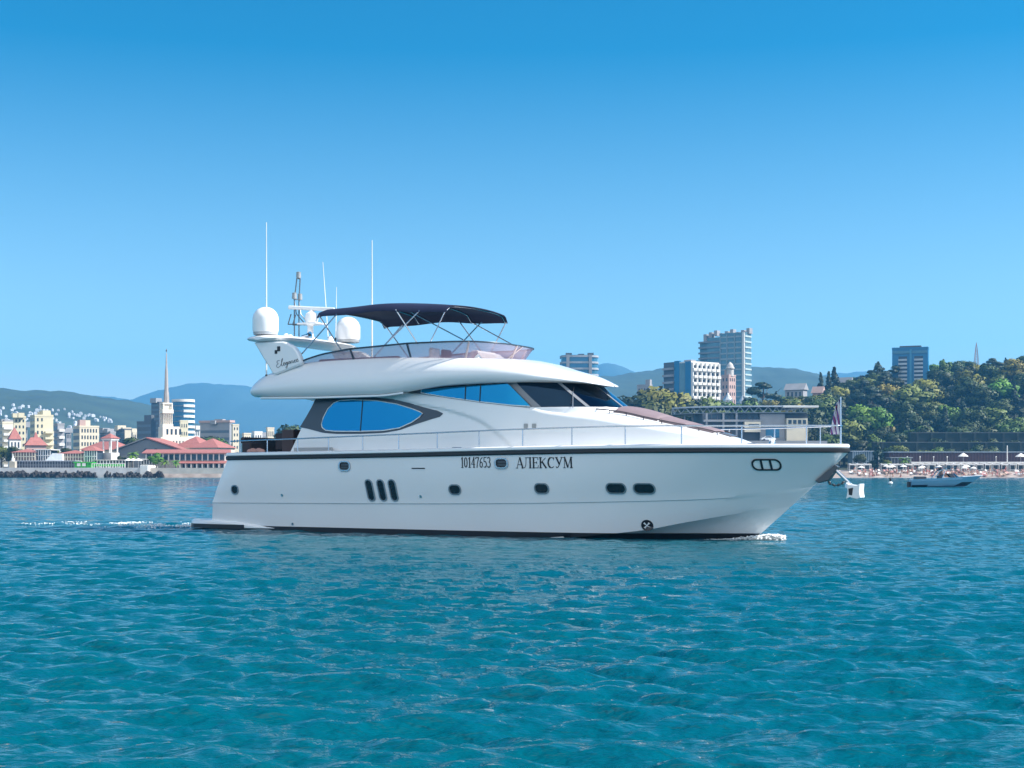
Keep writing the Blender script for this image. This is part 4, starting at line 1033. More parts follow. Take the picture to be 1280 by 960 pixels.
def grid_windows(t, face, L, z0, z1, n, nz, ww, wh, m=None, name='window', proud=0.05, s0=None, s1=None):
    s0 = L*0.06 if s0 is None else s0; s1 = L*0.94 if s1 is None else s1
    for j in range(nz):
        z = z0+(z1-z0)*(j+0.5)/nz
        for i in range(n): part_box(name, t, face, s0+(s1-s0)*(i+0.5)/n, z, ww*(s1-s0)/n, wh*(z1-z0)/nz, m or WIN, proud)
def floor_bands(t, face, L, z0, z1, nz, wh, m=None, name='window_band', proud=0.05, s0=None, s1=None):
    s0 = 0.3 if s0 is None else s0; s1 = L-0.3 if s1 is None else s1
    for j in range(nz): part_box(name, t, face, (s0+s1)/2, z0+(z1-z0)*(j+.5)/nz, s1-s0, wh*(z1-z0)/nz, m or WIN, proud)
def balconies(t, face, L, z0, z1, nz, s0, s1, m, out=1.2, name='balcony', ph=0.36):
    hz_ = (z1-z0)/nz
    for j in range(nz):
        z = z0+hz_*(j+0.2)
        part_box(name, t, face, (s0+s1)/2, z, s1-s0, hz_*ph, m, proud=out, depth=out+0.2)
def hip_roof(t, x0, x1, y0, y1, z, h, m, over=0.6, gable=False, name='roof'):
    x0 -= over; x1 += over; y0 -= over; y1 += over; mb = MB()
    if x1-x0 >= y1-y0:
        d = (y1-y0)/2 if not gable else 0.0; r0, r1 = (x0+d, (y0+y1)/2), (x1-d, (y0+y1)/2)
        vs = [(x0,y0,z),(x1,y0,z),(x1,y1,z),(x0,y1,z),(*r0,z+h),(*r1,z+h)]; fs = [(0,1,5,4),(1,2,5),(2,3,4,5),(3,0,4),(0,3,2,1)]
    else:
        d = (x1-x0)/2 if not gable else 0.0; r0, r1 = ((x0+x1)/2, y0+d), ((x0+x1)/2, y1-d)
        vs = [(x0,y0,z),(x1,y0,z),(x1,y1,z),(x0,y1,z),(*r0,z+h),(*r1,z+h)]; fs = [(0,1,4),(1,2,5,4),(2,3,5),(3,0,4,5),(0,3,2,1)]
    return mb.add(vs, fs).build(name, m, t)
def roof_bits(t, w1, w2, h, n=2, m=GREYW):
    for i in range(n):
        x = -w1*rnd.uniform(.2, .8); y = w2*rnd.uniform(.25, .75); a, b_, c_ = rnd.uniform(1, 2.4), rnd.uniform(1, 2), rnd.uniform(1.2, 2.6)
        MB().box(x-a, x+a, y-b_, y+b_, h, h+c_).build('roof_hut', m, t)

# --- left: the town behind the breakwater, front to back
YB = 402
c0, c1 = at(-60, YB).x, at(290, YB).x
wall = thing('breakwater', 'long pale concrete breakwater wall along the town shore', 'breakwater', (0, YB, 0))
mb = MB(); mb.prism([(0, -3), (0, 2.5), (0.5, 2.5), (0.5, 2.2), (6, 2.2), (6, -3)], 0, 1); W_ = mb.v
M_BW = mat('breakwater concrete', (0.62, 0.60, 0.58), 0.9, var=0.18, vscale=0.5)
mb = MB(); mb.box(c0, at(176, YB).x, 0, 9, -3, 2.35); mb.box(c0, at(176, YB).x, 0, 0.6, 2.353, 2.75)
mb.build('sea_wall', M_BW, wall)
MB().box(at(176.02, YB).x, at(186, YB).x, -1.0, 8, -3, 3.4).build('end_block', WHITEW, wall, bevel=0.1)
mb = MB(); mb.box(at(186.05, YB).x, c1+60, 1.5, 9, -3, 2.3); mb.box(at(186.05, YB).x, c1+60, 1.5, 2.0, 2.303, 2.7)
mb.build('quay_wall', mat('quay stone', (0.56, 0.50, 0.43), 0.9, var=0.15, vscale=0.5), wall)
M_RK = mat('dark wet rock', (0.026, 0.021, 0.019), 0.85, var=0.35, vscale=1.2, bump=0.4)
M_RK2 = mat('pale dry rock', (0.25, 0.22, 0.19), 0.9, var=0.3, vscale=1.2)
rk = []
for v in range(5):
    bm = bmesh.new(); bmesh.ops.create_icosphere(bm, subdivisions=2, radius=1)
    for q in bm.verts:
        n = mnoise.noise(q.co*1.4+Vector((v*7, 0, 0))); q.co *= 1+1.0*n; q.co.z *= 1.5
    me = bpy.data.meshes.new('rock'); bm.to_mesh(me); bm.free(); me.materials.append(M_RK); rk.append(me)
for i in range(130):
    px = -6+rnd.random()*126 if i < 106 else 120+88*rnd.random(); Yr = 397.5+rnd.random()*4.0; c = at(px, Yr)
    o = mobj('rock', rk[i % 5], None, (c.x, c.y, rnd.uniform(-0.1, 0.25)+0.10*(Yr-397)), rnd.uniform(0, 6.28), rnd.uniform(0.5, 0.95))
    tag(o, 'dark jagged armour rock at the foot of the pale breakwater', 'rock', 'rocks along the breakwater')

# beacon
c = at(11.5, 401)
t = thing('harbour_beacon', 'small beacon with concrete base and white top on the breakwater', 'beacon', (c.x, 404, 2.35))
MB().box(-.85, .85, -.85, .85, 0, 2.2).build('pedestal', mat('beacon stone', (0.42, 0.37, 0.29), 0.9), t, bevel=0.05)
MB().lathe([(0.5, 2.2), (0.42, 3.0), (0.16, 3.3), (0.1, 4.2), (0, 4.3)], 12).build('lantern', WHITEW, t, smooth=40)

def quay_pav(name, label, cat, pl, pr, pt_, pb, Y, m_frame, m_fill, n, roofm=None, roofh=0.0, over=0.4, base=None, depth=7, fillname='glazing', group=None):
    a, b = at(pl, Y).x, at(pr, Y).x; z0 = max(CAMH+(HOR-pb)/F*Y, 2.2) if base is None else base; z1 = CAMH+(HOR-pt_)/F*Y
    t = thing(name, label, cat, ((a+b)/2, Y, z0), 0, group); L_ = b-a; h = z1-z0
    MB().box(-L_/2+.15, L_/2-.15, .15, depth, 0, h-.25).build(fillname, m_fill, t)
    for i in range(n+1):
        x = -L_/2+.1+(L_-.2)*i/n; MB().box(x-.13, x+.13, 0, .14, 0, h-.25).build('post', m_frame, t)
    MB().box(-L_/2, L_/2, -.03, .147, h*0.42, h*0.42+.22).build('rail', m_frame, t)
    if roofm and roofh: hip_roof(t, -L_/2, L_/2, 0, depth, h-.2, roofh, roofm, over)
    else: MB().box(-L_/2-over, L_/2+over, -over, depth+over, h-.24, h).build('roof', roofm or m_frame, t)
    return t
quay_pav('glass_pavilion', 'long low dark glass pavilion with flat roof on the breakwater', 'pavilion', 17, 93, 575.6, 586, 408, mat('pavilion frame', (0.16, 0.17, 0.19), 0.5), mat('pavilion dark', (0.035, 0.032, 0.04), 0.3, var=0.5, vscale=0.5), 22, mat('pavilion roof', (0.34, 0.36, 0.4), 0.7))
GREEN = mat('green paint', (0.03, 0.40, 0.03), 0.5, var=0.1)
t = quay_pav('kiosk', 'bright green kiosk on the breakwater beside the dark glass pavilion', 'kiosk', 93.5, 114, 577.5, 586, 407, GREEN, mat('green panel', (0.02, 0.26, 0.025), 0.5, var=0.2), 5, GREEN, base=2.3)
for px in (98.5, 105): c = at(px, 407); MB().box(c.x-t.location.x-.5, c.x-t.location.x+.5, -.1, -.04, 0.9, 1.8).build('window', WHITEW, t)
def fence(px0, px1, Y, h, label, n, m):
    a, b = at(px0, Y).x, at(px1, Y).x; t = thing('terrace_fence', label, 'fence', (a, Y, 2.3)); L_ = b-a
    for i in range(n+1): x = L_*i/n; MB().box(x-.08, x+.08, -.08, .08, 0, h).build('post', WHITEW, t)
    for z in (.35, h-.15): MB().box(0, L_, -.05, .05, z, z+.14).build('rail', WHITEW, t)
    MB().box(0.1, L_-.1, .0, .04, h*.5, h-.2).build('panel', m, t)
fence(115, 156, 406, 1.7, 'white and green cafe fence on the quay beside the green kiosk', 14, GREEN)
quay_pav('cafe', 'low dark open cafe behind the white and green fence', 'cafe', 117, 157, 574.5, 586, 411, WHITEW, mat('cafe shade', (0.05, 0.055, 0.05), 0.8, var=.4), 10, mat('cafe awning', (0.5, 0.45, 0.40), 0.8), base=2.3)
# restaurants of the second row
quay_pav('restaurant', 'low beige restaurant with small windows and a red roof at the town shore', 'restaurant', 15, 44, 564.5, 576, 416, CREAM, mat('restaurant glass', (0.16, 0.11, 0.09), 0.4, var=.4), 8, REDR, 1.0)
quay_pav('glass_house', 'tall white framed glass house between two red roofed restaurants', 'pavilion', 44.5, 63, 561.5, 576, 417, WHITEW, WIN, 6, WHITEW)
t = thing('marquee', 'white sloping canopy tent behind the dark glass pavilion', 'marquee', (at(66, 414).x, 414, 2.2))
mb = MB(); mb.prism([(-2.6, 2.2), (-0.2, 4.7), (2.9, 4.6), (2.9, 2.2)], 0, 5); mb.build('canopy', mat('marquee white', (0.8, 0.8, 0.8), 0.6), t, bevel=.1)
for x in (-2.3, 2.7): MB().tube([(x, .3, 0), (x, .3, 2.3)], .08, 6).build('pole', STEEL, t)
quay_pav('restaurant', 'long beige restaurant with many windows and a red roof beside the white marquee', 'restaurant', 74, 105, 566, 576, 415, CREAM, mat('restaurant glass', (0.16, 0.11, 0.09)), 9, REDR, 1.0)
quay_pav('glass_house', 'white framed glass house with pointed red roof beside the colonnade tower', 'pavilion', 105.5, 121, 562.5, 577, 414, WHITEW, WIN, 5, REDR, 1.3)
# turreted houses
t, w1, w2, h = bld('turret_house', 'white house with a tall steep red pyramid roof', 'house', 6, 12, 24, 549, 432, 62, WHITEW, parapet=0)
hip_roof(t, -w1, 0, 0, w2, h, 3.6, REDR, .3); grid_windows(t, 'r', w2, 0.3*h, h, 3, 2, .4, .5); grid_windows(t, 'f', w1, .3*h, h, 2, 2, .4, .5)
t, w1, w2, h = bld('turret_house', 'low house with broad red roof in front of the yellow apartments', 'house', 27, 33, 54, 556.5, 428, 62, PINK, parapet=0)
hip_roof(t, -w1, 0, 0, w2, h, 2.4, REDR, .5); grid_windows(t, 'r', w2, 0.4*h, h, 5, 1, .5, .5)
t, w1, w2, h = bld('turret_house', 'slim pink turret with a pointed red roof before the yellow apartments', 'house', 39.5, 42, 47.5, 551, 433, 60, PINK, parapet=0)
hip_roof(t, -w1, 0, 0, w2, h, 2.6, REDR, .2); grid_windows(t, 'r', w2, .5*h, h, 2, 2, .4, .5)
# apartment blocks
t, w1, w2, h = bld('apartment_block', 'pale apartment block with stacked balconies at the left end of town', 'apartment block', -8, 3, 15, 529, 520, 55, CREAM)
balconies(t, 'r', w2, 0.1*h, h, 7, .2, w2*.8, WHITEW); grid_windows(t, 'f', w1, .1*h, h, 3, 7, .4, .45); roof_bits(t, w1, w2, h)
t, w1, w2, h = bld('apartment_block', 'narrow yellow apartment block with dark flank', 'apartment block', 15.5, 17, 30, 522, 505, 62, YELL)
grid_windows(t, 'r', w2, .1*h, h, 3, 8, .4, .45); roof_bits(t, w1, w2, h, 2, YELL)
t, w1, w2, h = bld('apartment_block', 'tall yellow apartment block with stacked yellow balconies', 'apartment block', 29.5, 43.5, 63, 520.5, 470, 60, YELL)
balconies(t, 'r', w2, 0.05*h, h*.80, 7, w2*.52, w2*.98, mat('yellow balcony', (0.68, 0.61, 0.43), .8), 1.6)
grid_windows(t, 'r', w2, .08*h, h, 2, 8, .35, .5, s0=w2*.05, s1=w2*.5); grid_windows(t, 'f', w1, .1*h, h, 4, 8, .45, .5); roof_bits(t, w1, w2, h, 3, YELL)
t, w1, w2, h = bld('apartment_block', 'dark blue grey block with pale flank next to the tall yellow one', 'apartment block', 63.5, 72, 79, 531, 520, 55, GREYW)
floor_bands(t, 'f', w1, .1*h, h, 6, .55); balconies(t, 'r', w2, .1*h, h, 6, .3, w2*.9, WHITEW)
t, w1, w2, h = bld('apartment_block', 'cream apartment block with penthouse and dark left face', 'apartment block', 84, 99.5, 120, 534, 500, 58, CREAM)
grid_windows(t, 'r', w2, .1*h, h, 6, 6, .45, .55); floor_bands(t, 'f', w1, .08*h, h, 6, .6, mat('shaded glazing', (0.05, 0.075, 0.10), .3)); MB().box(-w1*.5, -1, w2*.05, w2*.35, h, h+2.6).build('penthouse', PINK, t); roof_bits(t, w1, w2, h, 2, CREAM)
t, w1, w2, h = bld('apartment_block', 'low grey block behind the colonnade tower', 'apartment block', 120.5, 138, 143, 541, 560, 40, GREYW)
floor_bands(t, 'f', w1, .2*h, h, 4, .5); grid_windows(t, 'r', w2, .2*h, h, 2, 4, .4, .5); roof_bits(t, w1, w2, h, 2)
t, w1, w2, h = bld('apartment_block', 'dark grey block with bright beige end wall left of the port tower', 'apartment block', 132, 155, 163.5, 537.5, 610, 60, DGREY)
floor_bands(t, 'f', w1, .2*h, h, 5, .45); MB().box(-.05, .12, .3, w2-.3, 0, h).build('end_wall', CREAM, t); roof_bits(t, w1, w2, h, 3, CREAM)
t, w1, w2, h = bld('office_block', 'stepped grey office block left of the port tower', 'office block', 168, 189, 193, 528, 650, 30, DGREY)
floor_bands(t, 'f', w1, .2*h, h, 6, .4, mat('office glass', (0.10, 0.13, 0.16), .3)); MB().box(-w1*.6, -w1*.1, 1, w2, h+.003, h+3.4).build('upper_step', DGREY, t)
t, w1, w2, h = bld('office_tower', 'dark grey slab tower partly behind the port spire', 'office tower', 187, 199, 203, 503.5, 700, 35, DGREY)
floor_bands(t, 'f', w1, .2*h, h, 12, .4, mat('office glass', (0.10, 0.13, 0.16))); roof_bits(t, w1, w2, h, 1)
# round hotel with white bands
Yh = 640; c = at(229, Yh+10); g = 1.5; top = CAMH+(HOR-498)/F*Yh; r_ = 14.5/F*Yh
t = thing('round_hotel', 'round dark glass hotel ringed with white floor bands', 'hotel', (c.x, c.y, g))
MB().lathe([(0, 0), (r_*.93, 0), (r_*.93, top-g-1), (0, top-g-1)], 40).build('glass_drum', BLUEG, t, smooth=40)
for k in range(13):
    z = 3+(top-g-3)*k/12.5; a0_, a1_ = (R(-75), R(95)) if k < 12 else (0, 2*math.pi)
    MB().lathe([(r_*.92, z), (r_, z), (r_, z+1.15), (r_*.92, z+1.15), (r_*.92, z)], 30, 0, 0, a0_, a1_).build('floor_band', WHITEW, t, smooth=40)
    MB().lathe([(r_*.925, z+.3), (r_*.965, z+.3), (r_*.965, z+.75), (r_*.925, z+.75)], 30, 0, 0, R(170), R(283)).build('spandrel_band', mat('spandrel', (0.14, 0.17, 0.2), .5), t, smooth=40)
t, w1, w2, h = bld('apartment_block', 'small yellow block between the port tower and the round hotel', 'apartment block', 223, 225.5, 234, 527, 560, 60, YELL)
grid_windows(t, 'r', w2, .2*h, h, 3, 5, .4, .45); grid_windows(t, 'f', w1, .2*h, h, 1, 5, .4, .45)
t, w1, w2, h = bld('office_block', 'long grey block with brown roof edge right of the round hotel', 'office block', 246, 287, 289, 530, 560, 25, GREYW)
floor_bands(t, 'f', w1, .15*h, h*.92, 5, .38, mat('office glass', (0.10, 0.13, 0.16))); MB().box(-w1-.4, .4, -.4, 3, h+.61, h+1.5).build('roof_edge', PINK, t); roof_bits(t, w1, w2, h, 2)
t, w1, w2, h = bld('apartment_block', 'narrow cream tower right of the long grey block', 'apartment block', 288.5, 291, 298, 532, 520, 60, CREAM)
grid_windows(t, 'r', w2, .2*h, h, 2, 6, .4, .45)
for pl, pc, pr, pt_, Yy, lab in ((302, 305, 313, 543, 560, 'small pale house seen behind the yacht cockpit'), (314, 318, 327, 541, 540, 'pale flat roofed house seen under the yacht overhang'), (332, 334.5, 342, 536, 560, 'cream house seen beneath the yacht overhang, nearest its cabin'), (343, 352, 362, 545, 580, 'long low grey house beside the yacht cabin')):
    t, w1, w2, h = bld('house', lab, 'house', pl, pc, pr, pt_, Yy, 58, CREAM if Yy == 560 else WHITEW)
    grid_windows(t, 'r', w2, .3*h, h, 3, 3, .4, .5); grid_windows(t, 'f', w1, .3*h, h, 2, 3, .4, .5)

for i, (pl, pc, pr, pt_, Yy, m_, lab) in enumerate(((62, 66, 72, 545, 585, WHITEW, 'small white block low between the yellow and the blue grey block'), (80, 83, 88, 541, 640, GREYW, 'slim grey house left of the cream penthouse block'), (108, 113, 122, 545, 660, WHITEW, 'low white house behind the red roofed market hall'), (143, 147, 152, 546, 640, YELL, 'low yellow house left of the dark grey block'), (160, 166, 172, 541, 690, CREAM, 'cream block between the dark grey block and the port tower'),
        (238, 242, 249, 537, 700, WHITEW, 'white block right of the round hotel'), (268, 273, 281, 539, 720, GREYW, 'grey block far behind the long grey block'), (322, 328, 335, 546, 620, GREYW, 'low grey block behind the pale flat roofed house'), (-2, 2, 9, 540, 600, PINK, 'pink block at the left edge of town'), (24, 27, 33, 534, 620, GREYW, 'grey block between the two yellow ones'))):
    t, w1, w2, h = bld('apartment_block', lab, 'apartment block', pl, pc, pr, pt_, Yy, 57, m_)
    grid_windows(t, 'r', w2, .25*h, h, 3, 4, .45, .5); grid_windows(t, 'f', w1, .25*h, h, 3, 4, .45, .5); roof_bits(t, w1, w2, h, 2, m_)
# colonnade tower
Yc = 421; c = at(135.5, Yc); mp = Yc/F
t = thing('colonnade_tower', 'open white tower of four columns under a small red pyramid roof', 'tower', (c.x, c.y+2, 2.2), R(-24))
zb = CAMH+(HOR-566)*mp-2.2; zt = CAMH+(HOR-550)*mp-2.2; hw = 1.65
MB().box(-hw-.2, hw+.2, -hw-.2, hw+.2, 0, zb).build('plinth', WHITEW, t, bevel=.05)
for x in (-1, 1):
    for y in (-1, 1): MB().lathe([(.3, zb), (.24, zb+.3), (.22, zt-.3), (.3, zt)], 10, x*(hw-.25), y*(hw-.25)).build('column', WHITEW, t, smooth=40)
MB().box(-hw-.15, hw+.15, -hw-.15, hw+.15, zt, zt+.5).build('entablature', WHITEW, t); hip_roof(t, -hw, hw, -hw, hw, zt+.5, 1.5, REDR, .45)
# red roofed halls
t, w1, w2, h = bld('market_hall', 'long hall with red hip roof behind the colonnade tower', 'hall', 97, 150, 161, 562, 436, 20, CREAM, parapet=0)
hip_roof(t, -w1, 0, 0, w2, h, 2.6, REDR, .7); grid_windows(t, 'f', w1, .1*h, h, 14, 1, .45, .5)
Yg = 432; a_, b_ = at(145, Yg).x, at(226, Yg).x; za = CAMH+(HOR-563)/F*Yg; zp = CAMH+(HOR-548.5)/F*Yg
t = thing('gabled_hall', 'wide grey gabled hall with two dark arched windows in front of the port tower', 'hall', ((a_+b_)/2, Yg, 2.1))
L2 = (b_-a_)/2; px_ = at(183, Yg).x-(a_+b_)/2
MB().prism([(-L2, 0), (L2, 0), (L2, za-2.1), (px_, zp-2.1), (-L2, za-2.1)], 0, 22).build('wall', mat('gable grey', (0.17, 0.18, 0.19), .85, var=.08), t)
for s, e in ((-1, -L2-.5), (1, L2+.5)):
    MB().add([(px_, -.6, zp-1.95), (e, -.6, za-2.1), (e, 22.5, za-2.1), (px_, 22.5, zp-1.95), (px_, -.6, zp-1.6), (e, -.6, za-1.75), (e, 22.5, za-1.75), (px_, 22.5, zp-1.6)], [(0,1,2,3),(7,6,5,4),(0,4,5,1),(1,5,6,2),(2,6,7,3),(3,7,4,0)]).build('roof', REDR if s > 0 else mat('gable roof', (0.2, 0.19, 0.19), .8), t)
for px in (182.5, 194.5):
    x = at(px, Yg).x-(a_+b_)/2; pts = [(x-.7, za-3.2), (x+.7, za-3.2)]+[(x+.7*math.cos(R(a)), za-2.2+.7*math.sin(R(a))) for a in range(0, 181, 20)]
    MB().prism(pts, -.06, .05).build('window', WIN, t)
# port terminal with its columned tower and spire
Yt = 452; mp = Yt/F; c = at(201, Yt)
t = thing('port_terminal', 'pale stone port terminal with columned tower and tall star tipped spire', 'terminal', (c.x, c.y, 2.0), R(-62))
Hh = lambda py: CAMH+(HOR-py)*mp-2.0
STONE = mat('pale tower stone', (0.74, 0.68, 0.56), .85, var=.06, vscale=.5)
wr = lambda px: px*mp/math.sin(R(62)); wf = lambda px: px*mp/math.cos(R(62))
MB().box(-wf(16), -0.0, 0, wr(32), 0, Hh(546.5)).build('base_tier', STONE, t, bevel=.08)
MB().box(-wf(12), -.8, .8, wr(22), Hh(546.5)+.003, Hh(533)).build('middle_tier', STONE, t, bevel=.08)
sx0, sx1, sy0, sy1 = -wf(7.5)-.9, -1.2, 1.0, wr(14.5)
MB().box(sx0+.5, sx1-.5, sy0+.5, sy1-.5, Hh(533)+.003, Hh(512)).build('shaft', STONE, t)
MB().box(sx0-.1, sx1+.1, sy0-.1, sy1+.1, Hh(533)+.003, Hh(530)).build('shaft_base', STONE, t)
MB().box(sx0-.2, sx1+.2, sy0-.2, sy1+.2, Hh(516.5), Hh(511.5)).build('cornice', STONE, t, bevel=.08)
for i in range(5):
    y = sy0+.28+(sy1-sy0-.56)*i/4; MB().lathe([(.26, Hh(530)), (.2, Hh(529)), (.18, Hh(517)), (.26, Hh(516.5))], 8, sx1-.1, y).build('column', STONE, t, smooth=40)
for i in range(4):
    y = sy0+.28+(sy1-sy0-.56)*(i+.5)/4; MB().box(sx1-.52, sx1-.47, y-.22, y+.22, Hh(528.5), Hh(519)).build('window', WIN, t)
for i in range(1, 4):
    x = sx1-.1-(sx1-sx0-.4)*i/3.3; MB().lathe([(.26, Hh(530)), (.2, Hh(529)), (.18, Hh(517)), (.26, Hh(516.5))], 8, x, sy0+.1).build('column', STONE, t, smooth=40)
cx_, cy_ = (sx0+sx1)/2, (sy0+sy1)/2
MB().box(cx_-1.2, cx_+1.2, cy_-1.25, cy_+1.25, Hh(511.5)+.003, Hh(505)).build('lantern', STONE, t, bevel=.06)
MB().box(cx_-1.55, cx_+1.55, cy_-1.6, cy_+1.6, Hh(505)+.003, Hh(503)).build('lantern_cornice', STONE, t, bevel=.05)
for x, y in ((sx0+.2, sy0+.2), (sx1-.2, sy0+.2), (sx1-.2, sy1-.2), (sx0+.2, sy1-.2)):
    MB().lathe([(.22, Hh(511.5)), (.3, Hh(509.5)), (.16, Hh(508)), (.26, Hh(506)), (.1, Hh(505)), (.13, Hh(504.3)), (0, Hh(503.6))], 8, x, y).build('statue', STONE, t, smooth=50)
MB().lathe([(.95, Hh(503)), (.78, Hh(490)), (.66, Hh(488)), (.46, Hh(462)), (.34, Hh(460)), (.15, Hh(441)), (0, Hh(439))], 8, cx_, cy_).build('spire', mat('spire metal', (0.34, 0.30, 0.27), .5, var=.1), t, smooth=30)
mb = MB(); st = [(cx_+(.55 if k % 2 == 0 else .22)*math.sin(k*math.pi/5), Hh(437)+(.55 if k % 2 == 0 else .22)*math.cos(k*math.pi/5)) for k in range(10)]
mb.prism(st, cy_-.1, cy_+.1); so = mb.build('star', mat('dark star', (0.10, 0.09, 0.09), .5), t)
for f_, L0, z0_, z1_, n_w in (('r', wr(32), .15*Hh(546.5), Hh(546.5), 8),): grid_windows(t, f_, L0, z0_, z1_, n_w, 2, .35, .5)
for i in range(4): MB().box(-.78, -.73, 2.0+i*1.35, 2.6+i*1.35, Hh(543), Hh(536)).build('window', WIN, t)
# red roofs right of the tower, long veranda in front
t, w1, w2, h = bld('arrivals_hall', 'hall with broad red hip roofs right of the port tower', 'hall', 206, 272, 286, 559.5, 436, 20, CREAM, parapet=0)
hip_roof(t, -w1*.55, 0, 0, w2, h, 2.9, REDR, .6); hip_roof(t, -w1, -w1*.42, 2, w2+3, h+.05, 3.6, REDR, .5); grid_windows(t, 'f', w1, .2*h, h, 12, 1, .4, .5)
Yv = 418; a_, b_ = at(180, Yv).x, at(282, Yv).x; L_ = b_-a_; zz = lambda py: CAMH+(HOR-py)/F*Yv-2.2
t = thing('veranda_building', 'long two storey veranda building with red eaves and white pillars on the quay', 'building', (a_, Yv, 2.2))
MB().box(.2, L_-.2, 1.2, 9, 0, zz(565.5)).build('wall', mat('veranda wall', (0.42, 0.38, 0.34), .85), t)
MB().add([(-.6, -.3, zz(566)), (L_+.6, -.3, zz(566)), (L_+.6, 5, zz(561.5)), (-.6, 5, zz(561.5)), (-.6, -.3, zz(567)), (L_+.6, -.3, zz(567)), (L_+.6, 5, zz(566.3)), (-.6, 5, zz(566.3))], [(0,1,2,3),(7,6,5,4),(0,4,5,1),(1,5,6,2),(2,6,7,3),(3,7,4,0)]).build('upper_eave', REDR, t)
lo = L_*.44
MB().add([(lo, -1.6, zz(578.6)), (L_+.2, -1.6, zz(578.6)), (L_+.2, 1.1, zz(575.6)), (lo, 1.1, zz(575.6)), (lo, -1.6, zz(579.4)), (L_+.2, -1.6, zz(579.4)), (L_+.2, 1.1, zz(578)), (lo, 1.1, zz(578))], [(0,1,2,3),(7,6,5,4),(0,4,5,1),(1,5,6,2),(2,6,7,3),(3,7,4,0)]).build('lower_eave', REDR, t)
for i in range(14):
    x = .5+(L_-1)*(i+.5)/14; MB().box(x-.62, x+.62, 1.14, 1.21, zz(574.8), zz(568)).build('window', WIN, t)
for i in range(15): x = .4+(L_-.8)*i/14; MB().box(x-.16, x+.16, .7, 1.1, zz(576), zz(567)).build('pillar', WHITEW, t)
for i in range(9): x = lo+.3+(L_-lo-.4)*i/8; MB().box(x-.18, x+.18, -1.2, -.85, 0, zz(579)).build('pillar', WHITEW, t)
for i in range(8): x = lo+.3+(L_-lo-.4)*(i+.5)/8; MB().box(x-.6, x+.6, 1.14, 1.2, 0.2, zz(580)).build('doorway', WIN, t)
def parasol(name, label, cat, px, Y, h, r, m, group=None, z=2.3):
    c = at(px, Y); t = thing(name, label, cat, (c.x, Y, z), 0, group)
    MB().tube([(0, 0, 0), (0, 0, h)], .05, 6).build('pole', WHITEW, t); MB().lathe([(r, h*.78), (r*.5, h*.9), (0, h), (0, h*.97), (r*.5, h*.87), (r*.98, h*.76)], 10).build('canopy', m, t)
    return t
PARW = mat('parasol white', (0.74, 0.72, 0.68), .8)
for i, px in enumerate((160.5, 166.5, 173)): parasol('parasol', 'white cafe parasol on the quay under the palm tree', 'parasol', px, 410, 3.2, 1.35, PARW, 'white parasols on the town quay')
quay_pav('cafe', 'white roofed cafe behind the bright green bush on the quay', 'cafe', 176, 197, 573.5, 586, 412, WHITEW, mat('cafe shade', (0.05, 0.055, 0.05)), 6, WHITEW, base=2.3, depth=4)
# little houses on the far slope
HW = mat('hillside white', (0.55, 0.55, 0.56), .8, var=.03); hm = []
for v in range(3):
    mb = MB(); w_, d_, h_ = (8, 7, 5.5) if v == 0 else (11, 8, 5) if v == 1 else (7, 7, 7)
    mb.prism([(-w_/2, -2), (w_/2, -2), (w_/2, h_), (0, h_+2.2), (-w_/2, h_)], -d_/2, d_/2); hm.append(mb.mesh('hillside_house', HW))
hf = pchip([p[0] for p in LEFT_SKY], [p[1] for p in LEFT_SKY])
def left_hill_z(X, Y):
    t = min(max((Y-900)/1100.0, 0), 1); p = 640+F*X/2000; top = CAMH+(HOR-hf(p))/F*2000; s = float(sstep(0, 1, t))*.75+.25*t
    return top*s
for i in range(96):
    px = rnd.uniform(-5, 118) if i < 86 else rnd.uniform(119, 138); pyt = rnd.uniform(507, 530)+px*0.10 if i < 86 else rnd.uniform(524, 531)
    best = min((Y for Y in range(950, 1990, 10)), key=lambda Y: abs(HOR-(left_hill_z((px-640)/F*Y, Y)-CAMH)*F/Y-pyt)); X = (px-640)/F*best
    o = mobj('hillside_house', hm[i % 3], None, (X, best, left_hill_z(X, best)+2.5), rnd.uniform(-.5, .9), rnd.uniform(.2, .4))
    tag(o, 'tiny white house on the forested slope far behind the town', 'house', 'white houses on the far slope')

# ------------------------------------------------------------------ right: towers, church, hall, hotel, beach
# round-fronted tower above the wheelhouse roof
Yk = 760; c = at(725, Yk); mp = Yk/F; g = 10; top = CAMH+(HOR-443)*mp-g
t = thing('hotel_tower', 'blue glass tower of stacked rounded floors rising behind the yacht roof', 'hotel', (c.x, c.y+10, g))
def plan(r, z): return [(r*(1.0 if abs(math.cos(a)) < .7 else 1.02)*math.copysign(abs(math.cos(a))**.6, math.cos(a)), .8*r*math.copysign(abs(math.sin(a))**.6, math.sin(a)), z) for a in [2*math.pi*k/36 for k in range(36)]]
r_ = 24*mp
mb = MB().grid([plan(r_*.95, 0), plan(r_*.95, top)], True); mb.f.append(tuple(36+k for k in range(36))); mb.build('glass_body', BLUEG, t, smooth=30)
for k in range(11):
    z = top-1.2-k*3.3; mb = MB().grid([plan(r_*.94, z), plan(r_*1.0, z), plan(r_*1.0, z+1.0), plan(r_*.94, z+1.0)], True); mb.build('floor_band', mat('floor band grey', (0.36, 0.38, 0.40), .6), t, smooth=30)
for x in (-.55, 0.1, .6): MB().box(x*r_-1.6, x*r_+1.6, -2, 2, top, top+0.9+abs(x)).build('roof_hut', DGREY, t)
for x in (-.62, .55): MB().box(x*r_-.8, x*r_+.8, -r_*.84, -r_*.6, 0, top).build('pier', GREYW, t)
